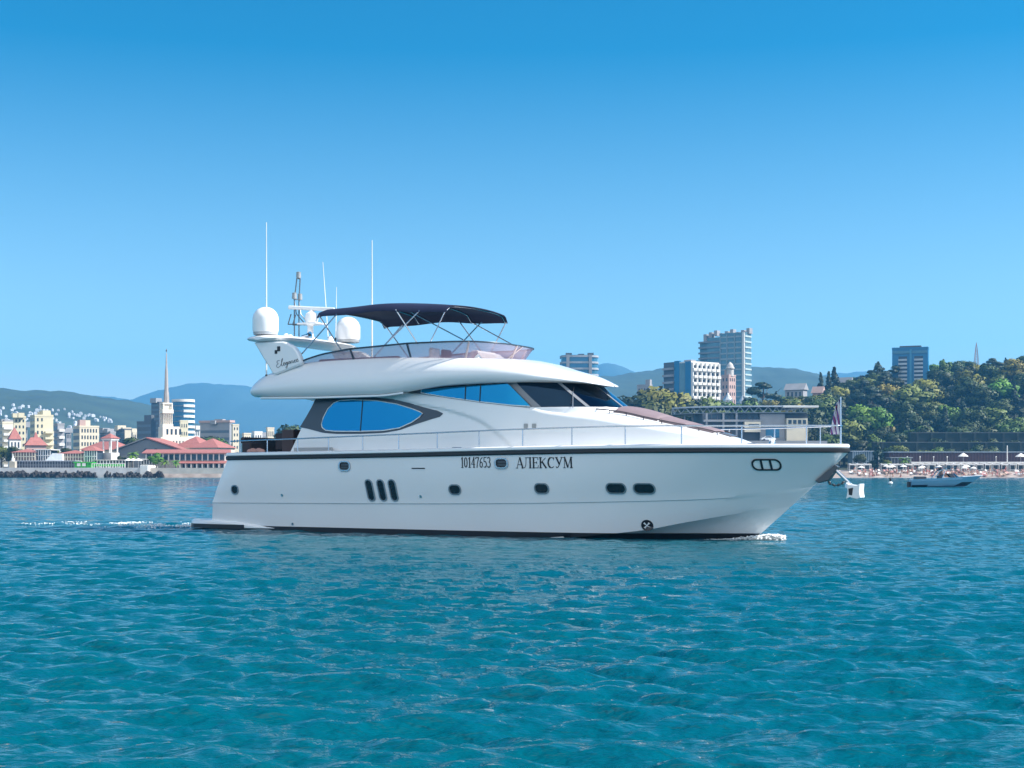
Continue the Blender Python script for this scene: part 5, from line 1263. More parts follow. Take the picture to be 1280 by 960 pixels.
# slab block: blue flank, white balconied front
t, w1, w2, h = bld('apartment_block', 'white balconied slab block with a blue left flank', 'apartment block', 834, 864, 903, 453, 640, 52, WHITEW, base=15)
MB().box(-w1-.05, -w1*.62, -.12, 1, 0, h+.8).build('dark_bay', DGREY, t); MB().box(-w1*.61, -w1*.42, -.15, 1, 0, h+1.2).build('blue_panel', BLUEC, t); MB().box(-w1*.41, -w1*.22, -.1, 1, 0, h).build('grey_panel', TEALG, t); MB().box(-w1*.21, -.1, -.15, 1, 0, h+.6).build('blue_panel', BLUEC, t)
for j in range(9): part_box('balcony', t, 'f', w1*.81, h-2.2-j*3.1, w1*.36, 1.0, GREYW, 1.2, 1.4)
for j in range(9):
    z = h-1.9-j*3.1
    part_box('window_band', t, 'r', w2/2, z-.1, w2-.8, 1.7, WIN, .04)
    for i in range(6): part_box('balcony', t, 'r', w2*(i+.5)/6+(.35 if j % 2 else -.2), z-1.2, w2/6*.72, 1.15, WHITEW, 1.5, 1.7)
for i in range(7): part_box('dividing_wall', t, 'r', w2*(.02+.96*i/6), h*.5+h*.1, .5, h*.8, WHITEW, 1.0, 1.2)
roof_bits(t, w1, w2, h, 3)
# tall glass high rise behind it
Yk = 720; mp = Yk/F
t, w1, w2, h = bld('high_rise', 'tallest high rise, teal glass with a stepped left wing and pale right edge', 'high rise', 903, 931, 941, 416.5, Yk, 40, TEALG, base=14)
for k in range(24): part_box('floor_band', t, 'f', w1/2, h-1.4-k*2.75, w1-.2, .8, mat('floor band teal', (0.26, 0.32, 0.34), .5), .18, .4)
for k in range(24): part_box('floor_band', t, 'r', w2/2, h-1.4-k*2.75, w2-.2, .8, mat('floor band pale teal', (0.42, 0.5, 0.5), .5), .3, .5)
for s in (.1, .4, .7, .97): part_box('mullion_pier', t, 'f', w1*s, h/2, .7, h, mat('pier teal', (0.2, 0.27, 0.3), .5), .3, .5)
part_box('white_fin', t, 'f', .6, h/2, 1.2, h+1, WHITEW, .5, .8)
x0 = -w1; wl_ = (903-869)*mp/math.cos(R(40))
lv = [(0.0, .45, h-1.0), (.45, .75, h-3.2), (.75, 1.0, h-12)]
for a, b, hh in lv: MB().box(x0-wl_*b, x0-wl_*a-.003, 1.0+3*a, w2*.8, 0, hh).build('stepped_wing', TEALG, t)
for k in range(18):
    z = h-3.6-k*2.75; MB().box(x0-wl_*(.74 if k < 4 else .99), x0-.1, .55 if k < 4 else .5, 1.6, z, z+.9).build('floor_band', mat('floor band dark', (0.17, 0.19, 0.21), .5), t)
for i in range(9): x = -w1-wl_*.6+(w1+wl_*.6)*i/8; MB().box(x-.9, x+.9, 3, 6, h-(4 if i < 2 else 0), h+1.2+(i % 3)*.8).build('roof_hut', GREYW, t)
# pink stone house with white round turret
t, w1, w2, h = bld('turret_building', 'pink stone building with a white domed corner turret before the high rise', 'building', 903, 911, 921, 470, 610, 50, PINK, base=16)
grid_windows(t, 'r', w2, .3*h, h, 3, 6, .4, .45); grid_windows(t, 'f', w1, .3*h, h, 2, 6, .4, .45)
MB().lathe([(1.5, h), (1.5, h+3.0), (1.9, h+3.2), (1.9, h+3.7), (1.5, h+3.9), (1.4, h+4.6), (.9, h+5.4), (.3, h+5.9), (0, h+6.2)], 16, -1.2, 2.2).build('turret', mat('turret stone', (.5, .47, .44), .8), t, smooth=40)
MB().box(-w1, -w1*.35, 2, w2*.6, h+.003, h+3).build('attic', PINK, t)
# church with two silver domes
t = thing('church', 'small white church with two silver onion domes behind the trees', 'church', (at(908, 560).x, 560, 16), R(-30)); mp = 560/F
MB().box(-4.5, 6.5, 0, 8, 0, CAMH+(HOR-506)*mp-16).build('nave', WHITEW, t)
for x, py, r_ in ((-1.0, 487, 1.9), (5.2, 495, 1.3)):
    zt = CAMH+(HOR-py)*mp-16; zb = zt-6.2*r_/1.9
    d = MB().lathe([(r_*.62, zb-2.4), (r_*.62, zb+.6), (r_*.75, zb+.7), (r_*.75, zb+1.0)], 14, x, 4).build('drum', WHITEW, t, smooth=40)
    MB().lathe([(r_*.7, zb+1.0), (r_, zb+1.9), (r_*.95, zb+2.8), (r_*.5, zb+3.9), (r_*.14, zb+4.8), (.06, zb+5.2), (.05, zt), (0, zt)], 16, x, 4).build('onion_dome', mat('silver dome', (0.5, 0.53, 0.56), .3, metal=.7), t, smooth=50)
# low buildings on the skyline
t, w1, w2, h = bld('house', 'low grey house on the skyline left of the big pale green tree', 'house', 797, 812, 816, 482, 640, 30, GREYW, base=12); grid_windows(t, 'f', w1, .5*h, h, 4, 3, .4, .5); MB().box(-2.5, -.3, 1, 3, h+.003, h+2.8).build('roof_hut', GREYW, t)
for pl, pc, pr, pt_, Yy, lab, m_, rm in ((984, 1004, 1011, 487, 560, 'grey gabled villa among the trees right of the high rise', GREYW, GREYW), (1017, 1027, 1032, 491, 565, 'small pink house beside the grey gabled villa', PINK, PINK), (1050, 1063, 1067, 479, 600, 'pale house among conifers on the ridge left of the blue hotel', GREYW, GREYW)):
    t, w1, w2, h = bld('villa', lab, 'house', pl, pc, pr, pt_, Yy, 35, m_, base=20, parapet=0)
    hip_roof(t, -w1, 0, 0, w2, h, 2.6, rm, .5, gable=True); grid_windows(t, 'f', w1, .5*h, h, 4, 2, .4, .5)
# blue hotel on the hill
t, w1, w2, h = bld('blue_hotel', 'blue slab hotel on the wooded hilltop with two columns of white balconies', 'hotel', 1119.5, 1160, 1164.5, 436, 600, 22, BLUEC, base=36, parapet=.9)
for j in range(12):
    z = h-4.4-j*2.15*(h/22.0 if h < 26 else 1)
    if z < 0: break
    for s in (.26, .70): part_box('balcony', t, 'f', w1*s, z, w1*.24, .75, mat('hotel balcony', (0.42, 0.46, 0.49), .6), .9, 1.1)
    for s in (.26, .70): part_box('window', t, 'f', w1*s, z+1.0, w1*.24, 1.0, WIN, .05)
MB().box(-w1+.4, -.4, -.3, .35, h-1.7, h-.6).build('top_band', mat('hotel band', (0.06, 0.2, 0.3), .4), t); part_box('centre_fin', t, 'f', w1*.48, h/2, .8, h, mat('hotel fin', (0.05, 0.24, 0.38), .4), .5, .7); MB().box(-w1*.8, -w1*.2, 1, w2*.8, h+.003, h+1.6).build('roof_hut', DGREY, t)
# lattice mast
c = at(1220.5, 640); g = land_z(c.x, c.y); top = CAMH+(HOR-428)/F*640-g
t = thing('lattice_mast', 'thin lattice radio mast above the treetops', 'mast', (c.x, c.y, g)); mb = MB()
for x, y in ((-1, -1), (1, -1), (1, 1), (-1, 1)): mb.tube([(x*1.5, y*1.5, 0), (x*.35, y*.35, top-3), (0, 0, top)], .10, 4)
n_ = 12
for k in range(n_):
    z0, z1 = top*.3+(top*.7-3)*k/n_, top*.3+(top*.7-3)*(k+1)/n_; w0, w1_ = 1.5-1.15*z0/(top-3), 1.5-1.15*z1/(top-3)
    for x, y in ((0, -1), (0, 1), (1, 0), (-1, 0)):
        if x == 0: mb.tube([(-w0, y*w0, z0), (w1_, y*w1_, z1)], .06, 4)
        else: mb.tube([(x*w0, -w0, z0), (x*w1_, w1_, z1)], .06, 4)
mb.build('lattice', mat('mast rust', (0.32, 0.22, 0.22), .6), t)
# sea terminal hall with its trussed roof
Ym = 428; mp = Ym/F; zz = lambda py: CAMH+(HOR-py)*mp-2.0
t = thing('seaside_hall', 'wide seaside hall with a flat trussed roof rounded at its left end', 'hall', (at(930, Ym).x, Ym, 2.0)); xx = lambda px: (px-930)*mp
def roof_outline(x0, x1, d):
    P = [(x1, 0), (x1, d)]; cx = x0+d*1.1
    for k in range(17): a = R(90+180*k/16); P.append((cx+d*1.1*math.cos(a), d/2+d/2*math.sin(a)))
    return P
RP = roof_outline(xx(846), xx(1010), 26); n_ = len(RP)
ROOFM = mat('hall roof', (0.42, 0.46, 0.50), .6, var=.08)
tilt = lambda x: -0.0016*max(0, xx(930)-x)**1.75*.35
def slab(z0, z1, name, m):
    vs = [(x, y, z0+tilt(x)) for x, y in RP]+[(x, y, z1+tilt(x)) for x, y in RP]
    return MB().add(vs, [tuple(range(n_-1, -1, -1)), tuple(range(n_, 2*n_))]+[(i, (i+1) % n_, n_+(i+1) % n_, n_+i) for i in range(n_)]).build(name, m, t)
slab(zz(508.6), zz(506.8), 'roof_slab', ROOFM)
slab(zz(516.2), zz(515.2), 'truss_chord', mat('truss steel', (0.16, 0.18, 0.2), .5))
edge = []
for i in range(n_): a, b = Vector((*RP[i], 0)), Vector((*RP[(i+1) % n_], 0)); edge.append((a, b))
mb = MB()
front = [e for e in edge if min(e[0].y, e[1].y) < 16]
for a, b in front:
    if abs(a.x-b.x) < .01: continue
    L_ = (b-a).length; k = max(1, int(L_/1.9))
    for i in range(k):
        p = a.lerp(b, i/k); q = a.lerp(b, (i+1)/k); m_ = (p+q)/2; z0, z1 = zz(515.4), zz(508.4)
        mb.tube([(p.x, p.y+.3, z0+tilt(p.x)), (m_.x, m_.y+.3, z1+tilt(m_.x)), (q.x, q.y+.3, z0+tilt(q.x))], .14, 4)
mb.build('roof_truss', mat('truss pale', (0.34, 0.38, 0.41), .5), t)
MB().box(xx(978), xx(1022), -1.5, 4, zz(509.6), zz(507.2)).build('white_beam', WHITEW, t, bevel=.05)
MB().box(xx(880), xx(1012), 3, 24, 0, zz(516.4)).build('wall', DGREY, t)
for i in range(9): x = xx(884)+(xx(950)-xx(884))*(i+.5)/9; MB().box(x-.72, x+.72, 2.93, 3.02, zz(523.5), zz(517.5)).build('window', WIN, t)
MB().box(xx(880), xx(953), .8, 2.92, zz(527), zz(524.4)).build('gallery_slab', GREYW, t)
for px in (884, 905, 921.5): MB().box(xx(px)-.28, xx(px)+.28, 1.0, 1.6, 0, zz(516.4)).build('column', GREYW, t)
MB().box(xx(931), xx(951), .2, 2.9, zz(540), zz(527.2)).build('cream_block', CREAM, t); MB().box(xx(936), xx(949), .12, .19, zz(533.5), zz(530)).build('window', WIN, t)
MB().box(xx(951.1), xx(982), 1.2, 2.95, 0, zz(517)).build('grey_wall', GREYW, t)
MB().box(xx(983), xx(1009), -.6, 2.9, zz(556), zz(523)).build('cream_block', CREAM, t)
for px in (987, 993, 999, 1005): MB().box(xx(px)-.5, xx(px)+.5, -.68, -.58, zz(530), zz(525)).build('window', WIN, t)
MB().box(xx(958), xx(975), 1.1, 1.19, zz(547), zz(535)).build('door', BLUEG, t)
for px in (871, 861): MB().tube([(xx(px), 10, 0), (xx(px), 10, zz(517)+tilt(xx(px)))], .3, 8).build('column', GREYW, t)
# its podium and a parked car
zc = CAMH+(HOR-551)*415/F
pod = thing('terrace_podium', 'raised concrete terrace in front of the seaside hall', 'terrace', (at(930, 415).x, 415, 0))
MB().box(-22, 24, 0, 11.5, .5, zc).build('terrace_wall', GREYW, pod); 
def car(px, Y, z, label):
    c = at(px, Y); t = thing('parked_car', label, 'car', (c.x, c.y, z), R(4)); WHITE = mat('car white', (0.75, 0.75, 0.75), .25, var=0, coat=.6)
    P = [(-2.15, .35), (-2.2, .75), (-1.9, .92), (-1.35, .98), (-.75, 1.42), (.55, 1.45), (1.2, 1.0), (2.0, .85), (2.2, .6), (2.15, .32)]
    MB().prism(P, -.85, .85).build('body', WHITE, t, bevel=.08)
    for s in (-1, 1): MB().prism([(-1.2, 1.0), (-.7, 1.36), (.5, 1.38), (1.02, 1.0)], s*.86-.012, s*.86+.012).build('side_window', GLASSD, t)
    for x in (-1.35, 1.4):
        for s in (-1, 1):
            w_ = MB().lathe([(.12, -.1), (.32, -.1), (.33, 0), (.32, .1), (.12, .1), (.12, -.1)], 14).build('wheel', BLACK, t, smooth=40, loc=(x, s*.8, .33)); w_.rotation_euler = (R(90), 0, 0)
    for s in (-1, 1): MB().box(2.1, 2.2, s*.6-.16, s*.6+.16, .62, .76).build('headlight', GLASSD, t)
car(960, 418, zc, 'small white car parked on the terrace of the seaside hall')

# retaining walls below the wood
for i, (px0, px1, Yw, py0, py1, lab) in enumerate(((1092, 1330, 437, 553.5, 570, 'long dark lower retaining wall behind the beach building'), (1138, 1335, 443, 541.5, 552, 'dark upper retaining wall below the wooded hill'))):
    a_, b_ = at(px0, Yw).x, at(px1, Yw).x; z0, z1 = 1.5, CAMH+(HOR-py0)/F*Yw
    t = thing('retaining_wall', lab, 'wall', (a_, Yw, z0)); h = z1-z0
    MB().box(0, b_-a_, 0, 2.5, 0, h).build('wall', mat('dark stone wall', (0.016, 0.026, 0.022), .9, var=.2, vscale=.6), t)
    MB().box(0, b_-a_, -.2, 2.6, h+.003, h+.3).build('coping', mat('dark coping', (.07, .08, .08), .9), t)
    for k in range(11):
        x = (b_-a_)*(k+.5)/11; MB().box(x-.35, x+.35, -.22, .1, 0, h).build('buttress', mat('dark stone rib', (0.022, 0.032, 0.028), .9), t)
# beach buildings
t = quay_pav('beach_building', 'long low maroon beach building with pale roof line', 'building', 1112, 1335, 564.5, 580, 427, mat('maroon frame', (0.11, 0.055, 0.06), .7), MAROON, 60, mat('beach roof pale', (0.30, 0.36, 0.42), .6), base=2.2, depth=7, over=.7)
quay_pav('beach_pavilion', 'pale blue glazed pavilion at the left end of the beach', 'pavilion', 1066, 1092, 563.5, 578, 426, mat('pavilion pale frame', (0.32, 0.40, 0.46), .5), mat('pavilion blue glass', (0.12, 0.20, 0.26), .2), 9, mat('pavilion pale roof', (0.4, 0.48, 0.54), .6), base=2.2)
quay_pav('beach_kiosk', 'dark kiosk under the bright green palm on the beach promenade', 'kiosk', 1114, 1139, 571.5, 582, 421, mat('kiosk frame grey', (0.22, 0.23, 0.25), .6), DGREY, 6, mat('kiosk roof', (0.3, .32, .34), .7), base=2.1, depth=4)
# rear row of white beach cabins
def cabin(px, Y, z, w_, h_, label, group, fill, first):
    c = at(px, Y)
    if first: return dup(first, (c.x, Y, z), 0)
    t = thing('beach_cabin', label, 'cabin', (c.x, Y, z), 0, group)
    for x in (-w_/2, w_/2-.22):
        for y in (0, 2.0): MB().box(x, x+.22, y, y+.22, 0, h_).build('post', WHITEW, t)
    MB().box(-w_/2-.1, w_/2+.1, -.15, 2.4, h_+.003, h_+.25).build('roof', WHITEW, t); MB().box(-w_/2-.1, w_/2+.1, -.2, -.155, h_-.28, h_+.2).build('valance', PARW, t); MB().box(-w_/2+.22, w_/2-.22, .4, .5, 0, .55).build('low_screen', PARW, t); MB().box(-w_/2+.22, w_/2-.22, 1.2, 1.3, 0, h_-.1).build('back_panel', fill, t)
    return t
CURT = [mat('cabin curtain', (0.55, 0.50, 0.30), .8), mat('cabin shade', (0.04, 0.05, 0.06), .8), mat('cabin blue cloth', (0.10, 0.22, 0.30), .8)]
prot = [cabin(1143, 419, 2.1, 1.75, 2.15, 'white open beach cabin in the rear row by the promenade', 'rear row of beach cabins', CURT[1], None), cabin(1151.4, 419, 2.1, 1.75, 2.15, 'white open beach cabin in the rear row by the promenade', 'rear row of beach cabins', CURT[0], None)]
k = 0; px = 1160
while px < 1296: cabin(px, 419+rnd.uniform(-.2, .2), 2.1, 0, 0, '', '', None, prot[k % 2]); px += 8.6; k += 1
def cabana(px, Y, z, first):
    c = at(px, Y)
    if first: return dup(first, (c.x, Y, z), rnd.uniform(-.08, .08))
    t = thing('cabana', 'white framed cabana standing on the pebble beach', 'cabana', (c.x, Y, z), 0, 'front row of cabanas')
    w_, h_ = 1.95, 2.1
    for x in (-w_/2, w_/2-.14):
        for y in (0, 1.8): MB().box(x, x+.17, y, y+.17, 0, h_).build('post', WHITEW, t)
    mb = MB(); mb.grid([[(-w_/2-.05+(w_+.1)*i/6, -.1+2.1*j/4, h_+.05+.14*math.sin(math.pi*i/6)) for j in range(5)] for i in range(7)]); mb.build('canopy', PARW, t); MB().box(-w_/2-.05, w_/2+.05, -.16, -.1, h_-.32, h_+.05).build('valance', PARW, t); MB().box(-w_/2+.14, w_/2-.14, 1.7, 1.75, .3, h_-.2).build('curtain', CURT[int(px) % 3], t); MB().box(-w_/2+.2, w_/2-.2, .3, 1.6, .3, .5).build('mattress', PARW, t)
    return t
first = None; px = 1066
while px < 1296:
    if not 1094 < px < 1100: o = cabana(px, 411.5+rnd.uniform(-.5, .5), land_z(at(px, 411.5).x, 411.5), first); first = first or o
    px += rnd.uniform(8.8, 11)
# parasols on tall poles and beach parasols
parasol('parasol', 'large white parasol on a tall pole above the maroon beach building', 'parasol', 1204, 423, 4.9, 1.6, PARW); parasol('parasol', 'large white parasol above the beach near the frame edge', 'parasol', 1276, 423, 4.8, 1.7, PARW)
for i in range(12): px = 1068+rnd.random()*212; Yp = rnd.uniform(405, 409); parasol('parasol', 'small pale beach parasol among the sunbathers', 'parasol', px, Yp, 2.3, 1.1, PARW, 'parasols among the sunbathers', land_z(at(px, Yp).x, Yp))
for i, px in enumerate((1098.5, 1259)):
    c = at(px, 420); t = thing('flagpole', 'white pole on the promenade ' + ('beside the dark conifer' if i == 0 else 'taller than the beach building near the frame edge'), 'pole', (c.x, 420, 2.1)); h = 4.6 if i == 0 else 7
    MB().tube([(0, 0, 0), (0, 0, h)], .14, 8).build('shaft', WHITEW, t); MB().blob((0, 0, h), .16, .16, .16).build('finial', WHITEW, t, smooth=60)
for px in (1134, 1150, 1184, 1167, 1245):
    c = at(px, 421.5); t = thing('lamp_post', 'slim white lamp post on the beach promenade', 'lamp post', (c.x, 421.5, 2.1), 0, 'lamp posts on the promenade'); MB().tube([(0, 0, 0), (0, 0, 3.7)], .06, 6).build('post', WHITEW, t); MB().blob((0, 0, 3.85), .2, .2, .2, 8, 6).build('lamp_globe', WHITEW, t, smooth=60)
# sunloungers
lm = MB(); lm.prism([(-.95, .28), (.35, .28), (.95, .72), (.92, .80), (.33, .36), (-.95, .36)], -.3, .3)
for x in (-.8, .2): lm.box(x, x+.06, -.28, -.22, 0, .29); lm.box(x, x+.06, .22, .28, 0, .29)
lmes = [lm.mesh('sun_lounger', m_) for m_ in (mat('lounger white', (.7, .68, .66), .6), mat('lounger pink', (.5, .24, .22), .7), mat('lounger beige', (.45, .32, .24), .7))]
for i in range(90):
    px = 1064+rnd.random()*226; Yp = rnd.uniform(401.5, 411); c = at(px, Yp); o = mobj('sun_lounger', lmes[i % 3], None, (c.x, Yp, land_z(c.x, Yp)), R(90)+rnd.uniform(-.5, .5))
    tag(o, ('white', 'pink', 'beige')[i % 3]+' sun lounger on the pebble beach', 'sun lounger', ('white', 'pink', 'beige')[i % 3]+' sun loungers on the beach')
# people on the beach
def skin_person(joints, bones, radii, name, m):
    me = bpy.data.meshes.new(name); me.from_pydata(joints, bones, []); o = bpy.data.objects.new(name, me); COL.objects.link(o)
    sk = o.modifiers.new('skin', 'SKIN'); ss = o.modifiers.new('sub', 'SUBSURF'); ss.levels = 1; ss.render_levels = 1
    for v, r in zip(me.skin_vertices[0].data, radii): v.radius = (r, r)
    me.skin_vertices[0].data[0].use_root = True
    dg = bpy.context.evaluated_depsgraph_get(); ev = o.evaluated_get(dg); out = bpy.data.meshes.new_from_object(ev); bpy.data.objects.remove(o)
    out.materials.clear(); out.materials.append(m)
    for p in out.polygons: p.use_smooth = True
    return out
SKIN = mat('sunlit skin', (.42, .23, .16), .6, var=.08, rand=.4)
ST = [(0,0,.95),(0,0,1.2),(0,0,1.42),(0,0,1.52),(0,.02,1.68),(.1,0,.9),(.11,.03,.5),(.12,0,.08),(.12,.14,.04),(-.1,0,.9),(-.13,.08,.5),(-.14,-.05,.08),(-.14,.1,.04),(.19,0,1.40),(.25,.03,1.12),(.22,.16,.92),(-.19,0,1.40),(-.26,.02,1.12),(-.24,.12,.9)]
BN = [(0,1),(1,2),(2,3),(3,4),(0,5),(5,6),(6,7),(7,8),(0,9),(9,10),(10,11),(11,12),(2,13),(13,14),(14,15),(2,16),(16,17),(17,18)]
RD = [.13,.12,.13,.055,.10,.09,.065,.04,.035,.09,.065,.04,.035,.06,.045,.035,.06,.045,.035]
SI = [(0,0,.25),(0,-.06,.5),(0,-.1,.72),(0,-.09,.82),(0,-.06,.98),(.1,.02,.24),(.12,.4,.45),(.12,.72,.1),(.12,.84,.06),(-.1,.02,.24),(-.12,.42,.42),(-.13,.75,.1),(-.13,.87,.06),(.19,-.1,.7),(.26,-.02,.45),(.2,.2,.4),(-.19,-.1,.7),(-.26,-.12,.45),(-.28,-.2,.2)]
pm = [skin_person(ST, BN, RD, 'person', SKIN), skin_person(SI, BN, RD, 'person', SKIN)]
SW = [mat('swim dark', (.03, .035, .07), .8), mat('swim red', (.4, .05, .05), .8), mat('swim white', (.7, .7, .68), .8)]
HAIR = mat('dark hair', (.03, .022, .018), .8)
trm = {}
def person(px, Y, pose, col, rz, label, group=None, z=None, c=None):
    c = c or at(px, Y); zz_ = land_z(c.x, c.y) if z is None else z
    o = mobj('person', pm[pose], None, (c.x, c.y, zz_), rz); tag(o, label, 'person', group)
    hh = Vector((0, .02, 1.70)) if pose == 0 else Vector((0, -.06, 1.0)); wz = .93 if pose == 0 else .27
    if ('h', pose) not in trm: trm[('h', pose)] = MB().blob((hh.x, hh.y-.025, hh.z+.02), .115, .12, .115, 8, 6).mesh('hair', HAIR, 60)
    if (col, pose) not in trm: trm[(col, pose)] = MB().lathe([(.17, wz-.16), (.175, wz), (.16, wz+.12)], 12).mesh('swimwear', SW[col], 60)
    mobj('hair', trm[('h', pose)], o); mobj('swimwear', trm[(col, pose)], o); return o
cn = ('dark', 'red', 'white')
for i in range(80):
    px = 1064+rnd.random()*222; Yp = rnd.uniform(400.5, 410); pose = i % 2; col = rnd.randrange(3)
    person(px, Yp, pose, col, rnd.uniform(0, 6.28), ('person standing' if pose == 0 else 'person sitting')+' on the beach in '+cn[col]+' swimwear', ('standing' if pose == 0 else 'sitting')+' bathers in '+cn[col])
sb = bpy.data.objects['speedboat'].location
person(0, 0, 1, 0, R(-80), 'person sitting at the helm of the speedboat', None, 1.11, Vector((sb.x-.55, sb.y-.38, 0))); person(0, 0, 1, 1, R(-80), 'person in red sitting beside the helm of the speedboat', None, 1.11, Vector((sb.x-.5, sb.y+.5, 0)))

# ------------------------------------------------------------------ trees
def leafmat(name, col, rand=1.0):
    m = mat(name, col, .6, var=.35, vscale=.7, rand=rand, spec=.3); b = m.node_tree.nodes['Principled BSDF']; return m
L_DARK = leafmat('dark leaves', (.032, .056, .016)); L_MID = leafmat('mid leaves', (.07, .11, .018)); L_YEL = leafmat('yellowing leaves', (.21, .205, .035), .6); L_BRI = leafmat('bright leaves', (.085, .19, .014), .5); L_CON = leafmat('conifer needles', (.022, .042, .022), .6)
BARK = mat('bark', (.09, .07, .055), .9, var=.3)
def leaf_crown(seed, blobs, n, size, m, name='crown', zc=5.5):
    r = random.Random(seed); mb = MB(); nn = []
    for i in range(n):
        bx, by, bz, br, bzr = r.choice(blobs)
        d = Vector((r.gauss(0, 1), r.gauss(0, 1), r.gauss(0, 1))).normalized(); q = r.uniform(.6, 1.06)
        p = Vector((bx+d.x*br*q, by+d.y*br*q, bz+d.z*bzr*q)); s = size*r.uniform(.6, 1.35)
        nrm = (d*1.2+Vector((r.gauss(0, .5), r.gauss(0, .5), r.gauss(.2, .5)))).normalized(); t1 = nrm.cross(Vector((r.gauss(0, 1), r.gauss(0, 1), r.gauss(0, 1)))).normalized(); t2 = nrm.cross(t1)
        mb.add([p-t1*s, p-t2*s*.7, p+t1*s, p+t2*s*.7+nrm*s*.25], [(0, 1, 2, 3)])
        g = Vector((bx, by, (bz-zc)*.8)); g = g.normalized() if g.length > .1 else d
        cn = (d*0.75+g*.45+nrm*.25).normalized(); nn += [cn]*4
    me = bpy.data.meshes.new(name); me.from_pydata(mb.v, [], mb.f); me.materials.append(m)
    for p in me.polygons: p.use_smooth = True
    me.normals_split_custom_set_from_vertices(nn); return me
def trunk_mesh(h, r, seed, limbs=4):
    q = random.Random(seed); mb = MB(); mb.tube([(0, 0, -1.5), (q.uniform(-.15, .15), q.uniform(-.15, .15), h*.5), (q.uniform(-.3, .3), q.uniform(-.3, .3), h)], [r, r*.8, r*.4], 7)
    for i in range(limbs):
        a = q.uniform(0, 6.28); z = h*q.uniform(.45, .8); L_ = h*q.uniform(.3, .5); mb.tube([(0, 0, z), (L_*.5*math.cos(a), L_*.5*math.sin(a), z+L_*.4), (L_*math.cos(a), L_*math.sin(a), z+L_*.9)], [r*.45, r*.3, r*.12], 5)
    return mb.mesh('trunk', BARK, 50)
TREES = {}
for v in range(5):                              # broadleaf of 10 m
    q = random.Random(50+v); bl = []
    for i in range(17):
        a = q.uniform(0, 6.28); e = q.uniform(-.6, 1.0); rr = 2.7*math.cos(e*1.1)*q.uniform(.6, 1.05); bl.append((rr*math.cos(a), rr*math.sin(a), 5.9+2.7*e+q.uniform(-.4, .4), q.uniform(1.0, 1.75), q.uniform(.8, 1.3)))
    bl.append((0, 0, 6, 2.2, 2.4))
    for key, m_ in (('dark', L_DARK), ('mid', L_MID), ('yellow', L_YEL), ('bright', L_BRI)): TREES[(key, v)] = (trunk_mesh(6.2, .28, v), leaf_crown(v, bl, 2000, .34, m_))
for v in range(3):                              # conifer of 10 m
    q = random.Random(80+v); bl = []
    for i in range(26): z = 1.6+8.0*i/25; rr = (10.2-z)*.27*q.uniform(.75, 1.1); bl += [(rr*.55*math.cos(a), rr*.55*math.sin(a), z-.25*rr, max(rr*.55, .2), .35) for a in (q.uniform(0, 6.28), q.uniform(0, 6.28), q.uniform(0, 6.28))]
    TREES[('conifer', v)] = (trunk_mesh(9.4, .22, v, 0), leaf_crown(v, bl, 1700, .27, L_CON))
    bl = [(0, 0, 1.0+8.5*i/20, .85*math.sin(math.pi*min((i+2)/22, 1))**.6+.12, .5) for i in range(21)]
    TREES[('cypress', v)] = (trunk_mesh(8.5, .16, v, 0), leaf_crown(v+9, bl, 900, .22, L_CON))
    bl = []
    for i in range(7): a = q.uniform(0, 6.28); bl.append((2.9*math.cos(a)*q.random(), 2.9*math.sin(a)*q.random(), 6.2+i*.55, 1.9-.12*i, .55))
    TREES[('pine', v)] = (trunk_mesh(8.6, .24, v, 4), leaf_crown(v+5, bl, 1500, .28, L_CON))
TN_ = {'dark': 'broadleaf_tree', 'mid': 'broadleaf_tree', 'yellow': 'broadleaf_tree', 'bright': 'broadleaf_tree', 'conifer': 'conifer_tree', 'cypress': 'cypress_tree', 'pine': 'pine_tree'}
def tree(kind, x, y, h, label, group=None, wide=1.0, z=None):
    v = rnd.randrange(5 if kind in ('dark', 'mid', 'yellow', 'bright') else 3); tm, cm = TREES[(kind, v)]; s = h/10.0; z = land_z(x, y) if z is None else z
    t = thing(TN_[kind], label, 'tree', (x, y, z), rnd.uniform(0, 6.28), group); t.scale = (s*wide, s*wide, s)
    mobj('trunk', tm, t); mobj('crown', cm, t); return t
